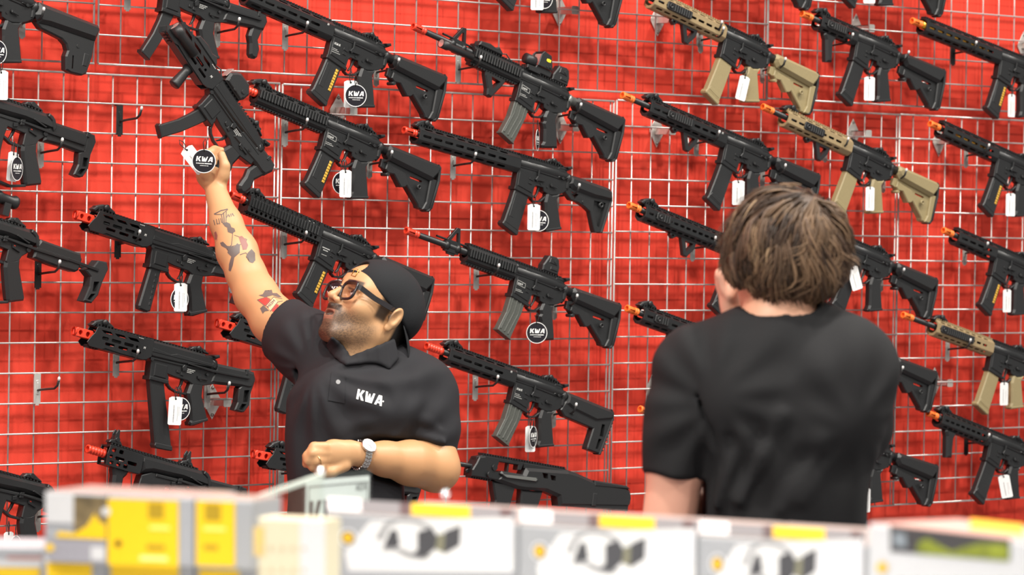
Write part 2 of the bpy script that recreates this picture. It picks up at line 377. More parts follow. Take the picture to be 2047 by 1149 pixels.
def guard(u0,u1,v0=42,v1=92,w=42,ch=11,pitch=40,sl=32,rows=(1,1,1),dx=0.,teeth=True):
    """slotted eight-sided handguard: plates with real slots"""
    def f(bm):
        h=w/2; L=u1-u0
        def slots(vc,hh,on,off=0):
            r=[]; a=u0+12+off
            while on and a+sl<u1-18: r.append(rrect(a,a+sl,vc-hh,vc+hh,2.5)); a+=pitch
            return r
        for s in (-1,1):
            slab(bm,rrect(u0,u1,v0+ch,v1-ch,1),2.6,0,.4,slots((v0+v1)/2,3.6,rows[1],dx),M=lambda a,b,d,s=s:(a,s*(h+d),b))
            k=(h-9)/ch; q=math.hypot(1,k)
            slab(bm,rrect(u0,u1,0,ch*q,1),2.4,0,.4,slots(ch*q/2,3.4,rows[0],dx+6),M=lambda a,b,d,s=s:(a,s*(h-b*k/q+d/q),v1-ch+b/q+d*k/q))
            slab(bm,rrect(u0,u1,0,ch*q,1),2.4,0,.4,slots(ch*q/2,3.4,rows[2],dx+3),M=lambda a,b,d,s=s:(a,s*(h-b*k/q+d/q),v0+ch-b/q-d*k/q))
        slab(bm,rrect(u0,u1,-9,9,1),2.4,0,.4,slots(0,3.4,1,dx),M=lambda a,b,d:(a,b,v0+d))
        slab(bm,rrect(u0,u1,-10,10,1),3,0,.4,M=lambda a,b,d:(a,b,v1-1+d))
        rail(bm,u0,u1,91,98.5)
        for e in (u0+1,u1-8):
            slab(bm,[(-h,v0+ch),(-9,v0),(9,v0),(h,v0+ch),(h,v1-ch),(9,v1),(-9,v1),(-h,v1-ch)],3,0,0,holes=[circ(0,(v0+v1)/2+2,(v1-v0)/2-5,16)],M=lambda a,b,d,e=e:(e+d,a,b))
    return f
def guard_quad(u0,u1,low=42):
    def f(bm):
        h=18
        slab(bm,[(-h,52),(-11,46),(11,46),(h,52),(h,82),(10,92),(-10,92),(-h,82)],u1-u0,(u0+u1)/2,0,holes=[circ(0,70,14,16)],M=lambda a,b,d:(d,a,b))
        rail(bm,u0,u1,90,98.5); rail(bm,u0,u1,48,low-4,21,up=-1)
        for s in (-1,1):
            u=u0+2
            box(bm,u0*.001,u1*.001,s*.0175,s*.021,.063,.079)
            while u<u1-5: slab(bm,rrect(u,u+5.6,59,83,1.5),5.5,s*22.2,1); u+=10
    return f
def guard_slotlid(u0,u1):                    # dark oval vents along the shoulder of the quad rail
    def f(bm):
        u=u0+18
        while u+26<u1: slab(bm,rrect(u,u+26,-3.2,3.2,3),1.2,0,.3,M=lambda a,b,d:(a,-14.6-b*.45,87+b*.9)); u+=38
    return f
def guard_holes(u0,u1):
    def f(bm):
        h=20
        for s in (-1,1):
            slab(bm,rrect(u0,u1,44,92,3),3,s*h,.5,holes=[circ(u0+14+16*k,87.5,4.2,8) for k in range(int((u1-u0-16)/16))]+[circ(u0+14+16*k,52,4.6,8) for k in range(int((u1-u0-16)/16))])
            u=u0+8; 
            while u<u1-12: slab(bm,rrect(u,u+5.6,58,82,1.5),6,s*23,1); u+=10
            box(bm,u0*.001,u1*.001,s*.020,s*.0225,.060,.080)
        rail(bm,u0,u1,88,98.5); rail(bm,u0,u1,48,38,21,up=-1)
        for e in (u0+2,u1-4): slab(bm,rrect(-20,20,44,92,6),3,0,0,holes=[circ(0,70,13,14)],M=lambda a,b,d,e=e:(e+d,a,b))
    return f
def foregrip_tri(u0,v=40):
    def f(bm):
        slab(bm,[(u0-46,v+4),(u0-46,v-6),(u0-34,v-14),(u0-26,v-8),(u0-20,v-2),(u0,v-2),(u0+22,v-48),(u0+36,v-50),(u0+60,v-20),(u0+64,v+4)],16,0,2,
             holes=[[(u0+16,v-6),(u0+30,v-36),(u0+48,v-12),(u0+50,v-6)],rrect(u0-40,u0-32,v-8,v-2,1)])
    return f
def foregrip_afg(u0,v=36):
    def f(bm):
        slab(bm,[(u0,v+6),(u0+4,v-8),(u0+22,v-40),(u0+26,v-58),(u0+44,v-60),(u0+72,v-18),(u0+84,v+4)],22,0,4,holes=[[(u0+26,v-4),(u0+40,v-36),(u0+62,v-8)]])
    return f
def foregrip_vert(u0,v=42,L=78,lean=.25,r=16):
    def f(bm):
        slab(bm,[(u0-22,v+4),(u0+30,v+2),(u0+26,v-10),(u0+16+lean*20,v-20),(u0+12+lean*L,v-L),(u0-14+lean*L,v-L-6),(u0-18+lean*20,v-20),(u0-22,v-8)],28,0,7)
    return f
def rail_cover(u0,u1,v0=56,v1=80,y=-22):
    def f(bm):
        slab(bm,[(u0,v0+4),(u0+5,v0),(u1-4,v0),(u1,v0+6),(u1,v1-4),(u1-5,v1),(u0+5,v1),(u0,v1-5)],5,y-2.5,1.5)
        lathe(bm,[(0,7),(3,7),(3,4),(1,4),(1,0)],(u0+14,y-5,(v0+v1)/2),(0,-1,0),12)
        u=u0+28
        while u<u1-6: slab(bm,rrect(u,u+5.5,v0+1,v1-1,1),4,y-6,1); u+=9.5
    return f
def holo(u0,v0=98):
    def f(bm):
        slab(bm,[(u0,v0),(u0+92,v0),(u0+94,v0+14),(u0+86,v0+20),(u0+34,v0+20),(u0+30,v0+12),(u0,v0+10)],30,0,2)
        slab(bm,[(u0+32,v0+18),(u0+88,v0+18),(u0+86,v0+30),(u0+74,v0+58),(u0+44,v0+62),(u0+36,v0+52)],4,-19,1.5)
        slab(bm,[(u0+32,v0+18),(u0+88,v0+18),(u0+86,v0+30),(u0+74,v0+58),(u0+44,v0+62),(u0+36,v0+52)],4,19,1.5)
        slab(bm,[(u0+44,v0+58),(u0+74,v0+55),(u0+73,v0+59),(u0+45,v0+63)],40,0,1)
        lathe(bm,[(0,0),(0,15),(34,15),(36,13),(36,0)],(u0-6,-4,v0+26),(1,0,0),16)
        dot(bm,u0+78,v0+26,-24,-18,4); dot(bm,u0+66,v0+24,-23,-18,3)
        slab(bm,[(u0+2,v0+2),(u0+50,v0+2),(u0+48,v0-5),(u0+6,v0-5)],38,0,1)
    return f
def holo_glass(u0,v0=98):
    def f(bm): slab(bm,[(-18,20),(18,20),(18,56),(-18,56)],2,u0+46,0,M=lambda a,b,d:(d,a,v0+b))
    return f
def holo_mark(u0,v0=98):
    def f(bm):
        slab(bm,circ(u0+66,v0+42,5,8),1,-21.4); slab(bm,rrect(u0+58,u0+74,v0+38,v0+46,1.5),1,-21.3)
    return f
def backup_block(u0,v0=98):
    def f(bm):
        slab(bm,[(u0,v0),(u0+62,v0),(u0+62,v0+24),(u0+54,v0+44),(u0+44,v0+48),(u0+16,v0+46),(u0+8,v0+30),(u0,v0+16)],26,0,3)
        slab(bm,[(u0+18,v0+26),(u0+50,v0+24),(u0+46,v0+42),(u0+20,v0+42)],30,0,2); dot(bm,u0+40,v0+34,-17,-12,5)
        slab(bm,[(u0+26,v0+8),(u0+54,v0+8),(u0+54,v0+18),(u0+26,v0+18)],31,0,2)
    return f
def torch(u0,u1,v,y,r=13):
    def f(bm):
        lathe(bm,[(u0,0),(u0+2,0),(u0+2,r-2),(u0,r),(u0+26,r),(u0+32,r-3),(u1,r-3),(u1,0)],(0,y,v),(1,0,0),18)
    return f
def torch_lens(u0,v,y,r=13):
    def f(bm): lathe(bm,[(u0+.5,0),(u0+.5,r-2)],(0,y,v),(1,0,0),18)
    return f
def peq(u0,v0=98):
    def f(bm):
        slab(bm,[(u0,v0),(u0+6,v0+14),(u0+40,v0+18),(u0+62,v0+14),(u0+76,v0+20),(u0+92,v0+8),(u0+92,v0)],30,0,3)
        tube(bm,[((u0+90)*.001,0,(v0+6)*.001),((u0+112)*.001,-.004,(v0+12)*.001),((u0+130)*.001,-.008,(v0-2)*.001),((u0+138)*.001,-.01,(v0-12)*.001)],.002,6)
    return f
# white lettering built as flat print
def glyphs(word):                            # heavy slanted capitals on a unit grid
    G={'K':[[(0,0),(.28,0),(.28,.42),(.28,1),(0,1)],[(.3,.5),(.62,0),(.98,0),(.6,.54),(.92,1),(.58,1)]],
       'W':[[(0,1),(.26,1),(.36,.4),(.36,0),(.12,0)],[(.36,0),(.36,.4),(.5,.86),(.62,.86),(.5,0)],[(.62,.86),(.76,.4),(.76,0),(.5,0)],[(.76,0),(.76,.4),(.98,1),(1.22,1),(.98,0)]],
       'A':[[(0,0),(.28,0),(.56,.72),(.56,1),(.4,1)],[(.56,1),(.56,.72),(.72,0),(1.,0),(.84,1)],[(.3,.2),(.72,.2),(.7,.38),(.36,.38)]],
       'M':[[(0,0),(.24,0),(.24,1),(0,1)],[(.24,1),(.24,.66),(.48,.2),(.48,.6)],[(.48,.6),(.48,.2),(.72,.66),(.72,1)],[(.72,0),(.96,0),(.96,1),(.72,1)]],
       'O':[[(0,0),(.26,.2),(.26,.8),(0,1)],[(0,1),(.26,.8),(.6,.8),(.86,1)],[(.86,1),(.6,.8),(.6,.2),(.86,0)],[(.86,0),(.6,.2),(.26,.2),(0,0)]]}
    W={'K':1.0,'W':1.24,'A':1.06,'M':1.06,'O':.96}
    out=[]; x=0
    for ch in word:
        for p in G[ch]: out.append([(x+a,b) for a,b in p])
        x+=W[ch]+.06
    return out,x
def print_word(bm,word,u,v,h,y,slant=.15,M=None,sx=1.):
    ps,_=glyphs(word)
    for p in ps:
        f=bm.faces.new([bm.verts.new([q*.001 for q in ((u+(a*sx+slant*b)*h, y, v+b*h) if M is None else M(u+(a*sx+slant*b)*h,v+b*h,y))]) for a,b in ccw(p)])
def lines(bm,u,v,n,L,y,h=1.3,gap=2.6,rnd=.3):
    rr=random.Random(int(u*7+v*13))
    for k in range(n):
        a=u; e=u+L*(1-rnd*rr.random())
        while a<e:
            b=a+rr.uniform(1.2,3.5); bm.faces.new([bm.verts.new((q[0]*.001,y*.001,q[1]*.001)) for q in ((a,v-k*gap),(b,v-k*gap),(b,v-k*gap+h),(a,v-k*gap+h))]); a=b+.7
def mark_kwa(bm):
    print_word(bm,'KWA',10,38,6.2,-14.4); lines(bm,8,26,1,20,-14.4); lines(bm,8,22,1,24,-14.4); lines(bm,8,17,1,38,-14.4,1.4)
def mark_box(bm):
    for p in ([(8,34),(40,30),(40,31),(8,35)],[(8,46),(40,42),(40,43),(8,47)],[(8,34),(9,34),(9,47),(8,47)],[(39,30),(40,30),(40,43),(39,43)]):
        bm.faces.new([bm.verts.new((a*.001,-.0144,b*.001)) for a,b in p])
    ps,_=glyphs('KWA')
    print_word(bm,'KWA',11,35.5,5.4,-14.5,.1); lines(bm,8,20,1,20,-14.4); lines(bm,8,16,1,34,-14.4)
def mark_arc(bm):
    lines(bm,12,36,1,26,-14.4,2.6,rnd=0); lines(bm,17,30,1,16,-14.4,2.6,rnd=0); lines(bm,15,18,1,20,-14.4,1.2)
def mark_small(bm):
    print_word(bm,'M',-34,76,6,-23.2)
def mark_rail(bm): lines(bm,-60,88,1,26,-11,2,rnd=0)
# ---- submachine style replicas
def smg_guard(bm):
    out=[(-200,90),(-135,94),(-20,94),(-20,52),(-33,42),(-46,38),(-72,39),(-112,39),(-165,42),(-176,37),(-213,37),(-224,46),(-214,62),(-205,74)]
    hs=[rrect(-181,-161,62,70,2),rrect(-151,-121,62,70,2),rrect(-111,-81,62,70,2),circ(-70,66,4,8)]
    hs+=[[(-188+42*k,85),(-158+42*k,86),(-149+42*k,79),(-178+42*k,79)] for k in range(3)]+[rrect(-169+42*k,-139+42*k,50,57,2) for k in range(3)]
    for s in (-1,1): slab(bm,out,3,s*19,.6,hs)
    box(bm,-.200,-.02,-.018,.018,.089,.093); box(bm,-.210,-.045,-.017,.017,.037,.041)
    rail(bm,-198,-20,92,99); rail(bm,-213,-176,42,34,20,up=-1,step=9)
    slab(bm,rrect(-19,19,40,93,6),3,-30,0,M=lambda a,b,d:(d,a,b))
def smg_upper(bm):
    slab(bm,[(-32,94),(150,94),(176,87),(190,82),(196,70),(190,60),(169,60),(75,52),(-19,50),(-26,58)],38,0,6)
    rail(bm,-32,150,93,99); slab(bm,[(-20,76),(40,70),(60,76),(180,74),(182,66),(-20,64)],40.5,0,1.5)
    lathe(bm,[(176,0),(176,20),(194,18),(194,0)],(0,0,72),(1,0,0),18)
def smg_lower(bm):
    slab(bm,[(-26,51),(-12,40),(-8,2),(-9,-5),(52,-5),(52,12),(46,20),(67,17),(113,16),(130,10),(165,14),(201,26),(198,60),(75,53)],28,0,2)
    slab(bm,[(0,40),(2,6),(42,6),(40,40)],32,0,2); slab(bm,[(-10,4),(-10,-6),(53,-6),(52,4)],34,0,2)
    slab(bm,[(-20,52),(76,54),(196,60),(196,55),(76,48),(-18,46)],34,0,1.5)
def smg_ctrl(bm):
    dot(bm,-14,47,-19,-12,5); slab(bm,[(84,46),(90,54),(98,52),(98,40),(88,36)],6,-16,1)
    slab(bm,[(70,36),(80,34),(80,28),(70,30)],4,-15,1); slab(bm,[(84,34),(94,32),(94,24),(84,26)],4,-15,1)
    dot(bm,150,30,-17,-12,6); slab(bm,[(138,34),(168,34),(172,29),(140,27)],5,-16,1); dot(bm,168,44,-19,-14,4)
def smg_arm(bm): slab(bm,[(98,60),(180,60),(302,66),(302,60),(180,53),(98,57)],6,-20,1.2)
def smg_tg(bm): slab(bm,[(50,6),(58,-8),(70,-16),(90,-21),(124,-20),(124,-15),(90,-16),(72,-11),(62,-4),(56,8)],12,0,1)
def smg_trig(bm): slab(bm,[(100,18),(108,18),(106,4),(98,-10),(94,-12),(99,2)],7,0,1)
def smg_grip(bm):
    slab(bm,[(127,18),(121,-15),(134,-41),(147,-81),(144,-91),(150,-95),(164,-92),(202,-71),(200,-64),(170,-13),(167,22)],27,0,6)
    slab(bm,[(146,-86),(150,-95),(202,-71),(199,-64)],29,0,2)
def smg_mag_a(bm):
    slab(bm,[(-6,2),(40,2),(106,-162),(52,-164)],22,0,3); slab(bm,[(51,-158),(105,-157),(109,-166),(107,-170),(56,-172),(50,-166)],25,0,2)
def smg_mag_s(bm):
    slab(bm,[(-2,2),(34,2),(28,-112),(18,-118),(-8,-116),(-12,-108)],22,0,4)
    for k in range(6): slab(bm,[(16,-16-k*15),(23,-18-k*15),(23,-26-k*15),(16,-24-k*15)],24,0,1)
def smg_mag_c(bm):
    slab(bm,[(0,2),(36,-4),(30,-26),(13,-81),(-10,-134),(-39,-121),(-16,-67),(-6,-30)],20,0,2.5); slab(bm,[(-11,-130),(-9,-136),(-40,-123),(-41,-116)],23,0,1.5)
def smg_tube(bm):
    slab(bm,[(191,79),(300,83),(320,82),(329,66),(322,40),(308,36),(282,36),(210,27),(180,24),(190,60)],34,0,7)
    slab(bm,[(290,83),(298,84),(298,70),(290,70)],37,0,1)
def smg_foot(bm):
    slab(bm,[(300,60),(329,63),(322,24),(325,-5),(313,-25),(306,-28),(280,-27),(285,-5),(281,31),(290,44)],27,0,3,holes=[[(298,30),(315,34),(315,2),(301,-2)],[(299,-6),(314,-4),(306,-22),(292,-22)]])
    slab(bm,[(298,32),(316,34),(316,0),(306,-24),(291,-23),(299,0)],8,3)
def smg_foot_b(bm): slab(bm,[(300,60),(324,62),(324,50),(314,12),(325,-10),(323,-32),(316,-39),(304,-39),(296,-32),(290,-4),(281,14),(284,40)],24,0,6)
def smg_barrel(u0,v=66):
    def f(bm): lathe(bm,[(u0,0),(u0,8),(-30,8)],(0,0,v),(1,0,0),14)
    return f
def mark_smg(bm):
    lines(bm,100,44,1,24,-19.4,1.6); lines(bm,100,40,1,20,-19.4,1.6); lines(bm,100,36,1,16,-19.4,1.6); print_word(bm,'M',-50,66,6,-21)
    lines(bm,-70,90,1,14,-20.8,1.6,rnd=0)
# rounded receiver kind (own origin at the grip's lower front corner)
def pdw_upper(bm):
    slab(bm,[(-186,182),(13,187),(26,182),(36,175),(43,158),(36,149),(-50,149),(-143,144),(-178,134),(-190,166)],42,0,13)
    rail(bm,-285,8,183,191,20); slab(bm,[(16,188),(28,184),(38,176),(45,158),(40,148),(34,158),(28,172),(14,180)],45,0,2)
    slab(bm,[(-26,160),(14,150),(18,153),(-22,163)],44,0,1)
def pdw_guard(bm):
    out=[(-292,183),(-233,183),(-184,180),(-182,150),(-184,133),(-226,130),(-293,131),(-296,160)]
    hs=[rrect(-285,-272,168,178,2),rrect(-262,-248,168,178,2),rrect(-288,-278,152,160,2),rrect(-270,-240,150,159,2),rrect(-230,-200,148,157,2),rrect(-284,-272,136,145,2),rrect(-262,-249,136,145,2),rrect(-240,-226,136,145,2)]
    for s in (-1,1): slab(bm,out,3,s*19,.6,hs)
    box(bm,-.292,-.186,-.018,.018,.179,.183); box(bm,-.29,-.186,-.018,.018,.131,.135); slab(bm,rrect(-19,19,131,183,6),3,-188,0,M=lambda a,b,d:(d,a,b))
def pdw_lower(bm):
    slab(bm,[(-143,146),(-50,150),(30,151),(24,130),(8,116),(2,102),(-30,88),(-36,92),(-36,120),(-90,122),(-94,96),(-94,60),(-80,-12),(-104,-18),(-150,40),(-176,90),(-172,132)],28,0,2,)
    slab(bm,[(-94,102),(-94,96),(-66,84),(-34,84),(-32,90),(-64,91)],14,0,1)
    slab(bm,[(-104,-14),(-84,-18),(-40,-20),(4,-6),(2,0),(-42,-13),(-84,-10)],20,0,1.5)
    slab(bm,[(-130,146),(30,150),(30,142),(-130,138)],34,0,1.5)
def pdw_trig(bm): slab(bm,[(-66,124),(-58,124),(-62,108),(-70,94),(-74,92),(-70,106)],7,0,1)
def pdw_grip(bm):
    slab(bm,[(-36,96),(-34,76),(-16,30),(-4,2),(2,-5),(46,12),(46,20),(11,88),(6,112),(-10,104)],28,0,7)
def pdw_ctrl(bm):
    slab(bm,[(-78,136),(-66,140),(-64,130),(-76,126)],5,-16,1); slab(bm,[(-60,150),(-48,152),(-48,138),(-60,136)],6,-18,1)
    slab(bm,[(-30,136),(-4,128),(-4,122),(-28,128)],5,-16,1); dot(bm,20,136,-19,-12,6)
def pdw_arm(bm): slab(bm,[(-62,147),(40,146),(140,146),(140,140),(40,139),(-62,143)],6,-19,1)
def pdw_red(bm): dot(bm,-22,134,-16,-13,2.4)
def pdw_stock(bm):
    slab(bm,[(36,172),(131,174),(150,174),(150,122),(133,120),(74,121),(21,117),(20,146)],32,0,6)
    slab(bm,[(146,176),(168,176),(176,160),(169,125),(171,89),(161,65),(152,60),(131,62),(138,91),(133,119),(146,130)],27,0,3,holes=[[(148,112),(162,114),(163,92),(150,88)],[(148,82),(162,86),(154,68),(140,68)]])
    slab(bm,[(147,114),(163,114),(164,86),(154,67),(139,68),(149,86)],8,3); slab(bm,[(140,176),(150,177),(150,164),(140,164)],35,0,1)
def pdw_block(bm):
    slab(bm,[(50,171),(175,169),(183,156),(180,127),(171,120),(110,118),(73,119),(39,121),(40,150)],36,0,5)
def pdw_rods(bm):
    slab(bm,[(40,149),(140,149),(236,146),(236,139),(140,141),(40,143)],6,-18,1.2); slab(bm,[(40,149),(236,146),(236,139),(40,143)],6,18,1.2)
def pdw_pad(bm):
    slab(bm,[(231,167),(258,170),(267,154),(259,118),(255,83),(241,58),(215,57),(223,97),(220,121),(199,133),(222,150)],34,0,3,holes=[[(232,112),(248,116),(246,90),(234,86)],[(232,80),(245,84),(236,64),(224,64)]])
    slab(bm,[(231,114),(250,116),(247,84),(236,63),(223,64),(233,84)],10,3)
def scope(u0,v0):
    def f(bm):
        lathe(bm,[(-70,0),(-70,18),(-30,18),(-20,14),(10,14),(18,18),(26,16),(26,0)],(u0,0,v0),(1,0,0),18)
        box(bm,(u0-14)*.001,(u0+6)*.001,-.012,.012,(v0-40)*.001,(v0-8)*.001)
    return f
# bullpup
def bull_body(bm):
    slab(bm,[(30,34),(110,34),(118,54),(278,66),(314,63),(386,50),(509,50),(530,40),(538,20),(536,0),(527,-9),(261,-38),(252,-12),(200,-2),(120,-8),(94,-8),(7,4)],46,0,9,
         holes=[[(175,48),(197,48),(199,34),(183,34)],[(206,46),(228,45),(229,32),(213,32)]])
    slab(bm,[(380,52),(509,52),(524,44),(380,34)],50,0,4); slab(bm,[(262,0),(530,2),(530,-20),(262,-36)],40,0,4)
    slab(bm,[(380,16),(396,16),(396,-20),(380,-22)],50,0,2)
    slab(bm,[(15,26),(158,32),(164,26),(156,18),(36,15)],52,0,2)
def bull_rail(bm):
    slab(bm,[(-66,62),(-45,68),(278,68),(318,64),(318,60),(110,60),(104,44),(92,44),(92,58),(20,58),(16,44),(-4,44),(-30,60),(-66,54)],24,0,2)
    rail(bm,-45,276,66,75); slab(bm,[(110,66),(280,66),(280,50),(112,52)],28,0,1)
    slab(bm,[(56,60),(62,60),(62,30),(56,30)],14,0,1)
def bull_front(bm):
    slab(bm,[(-70,44),(-62,62),(-40,66),(-8,54),(4,30),(36,26),(36,6),(-81,6),(-82,24)],40,0,3)
    rail(bm,-80,4,8,1,20,up=-1,step=9); dot(bm,-22,18,-27,-18,8); dot(bm,-4,40,-24,-16,9)
    lathe(bm,[(0,0),(0,11),(60,11),(60,0)],(-70,0,34),(1,0,0),14); slab(bm,[(-92,20),(-84,26),(-80,16),(-88,12)],6,0,1)
def bull_slide(bm): slab(bm,[(22,25),(150,30),(156,26),(150,21),(40,18)],3,-27,.6)
def bull_grip(bm):
    slab(bm,[(116,-8),(140,-6),(168,-6),(198,-2),(192,-30),(180,-74),(140,-80),(120,-50)],28,0,5)
def bull_mag(bm): slab(bm,[(4,2),(93,2),(84,-50),(70,-100),(22,-96),(24,-48)],26,0,4)
def bull_barrel(bm): lathe(bm,[(-190,0),(-190,7),(-60,7)],(0,0,34),(1,0,0),14)
# ---------------------------------------------------------------- assembling
def build(root, parts):
    made={}
    for p in parts:
        nm,key,fn,m=p[:4]; par=p[4] if len(p)>4 else None
        o=put(nm,cached(key+'|'+m.name,fn),m,made.get(par,root)); made.setdefault(nm,o)
        if nm in('control_lever','marking','round_window','vent'): o['kind']='stuff'
    return made
GUNS={}
def gun(k,name,label,parts,px,ang,Y=-.080,cat='airsoft gun',group='airsoft guns on the wire grid',off=(0,0),tilt=(0,0)):
    """px: where the local point off (mm) of the gun's near side is seen; ang: slope in degrees"""
    P=at(px[0],px[1],Y); a=math.radians(ang)
    x=P.x-(off[0]*math.cos(a)-off[1]*math.sin(a))*.001; z=P.z-(off[0]*math.sin(a)+off[1]*math.cos(a))*.001
    root=tag(empty(name,(x,Y+.013,z),(tilt[0],-a,tilt[1])),label,cat,group)
    build(root,parts); GUNS[k]=root; return root
def m4(tip='cage',tipu=-300,guardfn=None,gkey='',gmat=None,stock='crane',mag='poly',win=False,grip='a',col=None,tipm=None,fs=True,fsu=None,rs=True,extra=(),ext=0,bar=(-260,-60),mark=None,gmark=True,gasb=False):
    P=BLK; c=col or BLK; tm=tipm or RED; L=[]
    L.append(('upper_receiver','upper',upper,MTL)); L.append(('lower_receiver','lower',lower_rec,MTL))
    L+= [('trigger_guard','tg',trig_guard,MTL),('trigger','trig',trigger,MTL),('control_lever','ctrl',controls,MTL,'lower_receiver')]
    L.append(('pistol_grip','grip'+grip,{'a':grip_a,'b':grip_b}[grip],c))
    mg={'poly':(mag_poly,c),'long':(mag_long,c),'stanag':(mag_stanag,GRY)}[mag]; L.append(('magazine','mag'+mag,mg[0],mg[1]))
    if win: L.append(('round_window','win',mag_window,GLD,'magazine'))
    L.append(('buffer_tube','buf%d'%ext,buffer(ext),STL if ext else MTL))
    st={'crane':(stock_crane,pad_crane),'moe':(stock_moe,pad_moe),'skel':(stock_skel,pad_skel),'prs':(stock_prs,None)}[stock]
    L.append(('stock','st'+stock,st[0],c))
    if st[1]: L.append(('butt_pad','pad'+stock,st[1],RUB,'stock'))
    if guardfn: L.append(('handguard',gkey,guardfn,gmat or MTL))
    L.append(('barrel','bar%d_%d'%bar+str(gasb),barrel(bar[0],bar[1],gas=gasb),MTL))
    tp={'cage':tip_cage,'ribs':tip_ribs}[tip](tipu); L.append(('muzzle_tip','tip%s%d'%(tip,tipu),tp,tm))
    if fs: L.append(('front_sight','fs%d'%fsu,flip_front(fsu),BLK))
    if rs: L.append(('rear_sight','rs',flip_rear,BLK))
    L.append(('charging_handle','ch',charging,MTL))
    if mark: L.append(('marking','mk'+mark,{'kwa':mark_kwa,'box':mark_box,'arc':mark_arc}[mark],PRT,'lower_receiver'))
    if gmark and guardfn: L.append(('marking','mkr',mark_rail,PRT,'handguard'))
    L+=list(extra); return L
def shifted(L,ext):                          # a stock pulled out on its tube
    return L
# ---------------------------------------------------------------- the guns on the wall
mlok=lambda a,b,**k:dict(guardfn=guard(a,b,**k),gkey='gm%d_%d%s'%(a,b,sorted(k.items())))
gun(12,'airsoft_rifle','black rifle with slotted handguard and amber magazine window, top of the middle column',
    m4(tipu=-345,bar=(-310,-60),**mlok(-300,-6),fsu=-290,win=True,mark='kwa',extra=[('marking','mks',mark_small,PRT,'handguard')]),(655.3,112.7),-16)
gun(13,'airsoft_rifle','black rifle with ribbed quad rail and amber magazine window, right of the held gun',
    m4(tip='ribs',tipu=-300,bar=(-250,-60),guardfn=guard_quad(-246,-6),gkey='gq246',fsu=-266,win=True,mark='box',extra=[('vent','gl246',guard_slotlid(-246,-6),DRK,'handguard')]),(642.9,296.2),-16.4)
gun(14,'airsoft_rifle','black rifle with drilled quad rail pointing at the raised arm, above the man\'s cap',
    m4(tipu=-312,bar=(-272,-60),guardfn=guard_holes(-262,-6),gkey='gh262',fsu=-272,win=True,mark='arc'),(630,517),-18)
ris=lambda a:dict(guardfn=guard_quad(a,-6),gkey='gq%d'%a)
gun(15,'airsoft_rifle','black rifle with holographic sight, torch, angled foregrip and grey magazine',
    m4(tipu=-408,bar=(-370,-60),**ris(-190),stock='crane',mag='stanag',grip='b',fs=False,rs=False,ext=30,mark='box',gasb=True,extra=[
     ('front_sight','tw268',tower(-268),MTL),('holographic_sight','holo',holo(10),BLK),('sight_glass','hg',holo_glass(10),LEN,'holographic_sight'),('sight_badge','hm',holo_mark(10),mat('yellow_badge',(.9,.75,.03),.5),'holographic_sight'),
     ('rear_sight','bb118',backup_block(112),BLK),('torch','to',torch(-318,-200,54,-24),BLK),('torch_lens','tol',torch_lens(-318,54,-24),LEN,'torch'),('laser_unit','peq',peq(-178),BLK),('foregrip','afg',foregrip_afg(-130),BLK)]),(1032.2,198.6),-16.6)
gun(16,'airsoft_rifle','black rifle with long windowed handguard and angular triangle stock',
    m4(tipu=-420,bar=(-384,-60),guardfn=guard(-378,0,44,92,40,11,40,30),gkey='g16',stock='moe',fsu=-384,gmark=False),(1030.6,375.2),-10.6)
gun(17,'airsoft_rifle','black rifle with bare barrel, tall triangular front sight and grey magazine',
    m4(tipu=-412,bar=(-372,-60),**ris(-190),mag='stanag',grip='b',fs=False,rs=False,mark='box',gasb=True,extra=[
     ('front_sight','tw268',tower(-268),MTL),('rear_sight','bb92',backup_block(92),BLK)]),(1023.7,589.7),-14.8)
gun(18,'airsoft_rifle','black rifle with skeleton stock and ribbed red muzzle, right of the man\'s shoulder',
    m4(tip='ribs',tipu=-333,bar=(-276,-60),**mlok(-262,-6),fsu=-274,stock='skel',mag='stanag',mark='kwa',extra=[('marking','mks',mark_small,PRT,'handguard')]),(1021.1,803),-15.4)
gun(20,'airsoft_rifle','black rifle cut by the top edge above the tall front sight',
    m4(tipu=-345,bar=(-310,-60),**mlok(-300,-6),fsu=-290),(1028,19.8),-16,off=(37,-124))
tri=[('foregrip','ft170',foregrip_tri(-170),BLK),('rail_cover','rc250',rail_cover(-262,-160),BLK)]
gun(21,'airsoft_rifle','tan and black rifle with tan magazine and stock, cut by the top edge',
    m4(tipu=-420,bar=(-380,-60),**mlok(-310,-6,pitch=34,sl=26),gmat=TNM,col=TAN,mag='long',fsu=-320,tipm=ORG,extra=tri),(1441.4,111.8),-16)
gun(22,'airsoft_rifle','black rifle with orange tip and triangular foregrip, just above the boy\'s head',
    m4(tipu=-430,bar=(-390,-60),**mlok(-330,-6,pitch=34,sl=26),mag='long',fsu=-342,tipm=ORG,extra=tri+[('marking','mks',mark_small,PRT,'handguard')]),(1443.4,323.4),-15)
gun(23,'airsoft_rifle','tan and black rifle with orange tip, right above the boy\'s head',
    m4(tipu=-395,bar=(-356,-60),**mlok(-300,-6,pitch=34,sl=26),gmat=TNM,col=TAN,mag='long',fsu=-312,tipm=ORG,extra=[('foregrip','ft150',foregrip_tri(-150),BLK),('rail_cover','rc230',rail_cover(-230,-140),BLK)]),(1694,338.8),-16)
gun(24,'airsoft_rifle','black rifle with orange tip, its receiver hidden behind the boy\'s hair',
    m4(tipu=-425,bar=(-386,-60),**mlok(-372,-6,pitch=26,sl=19),mag='long',fsu=-380,tipm=ORG,extra=[('foregrip','ft200',foregrip_tri(-200),BLK),('rail_cover','rc330',rail_cover(-330,-270),BLK)]),(1453,537.5),-15.2)
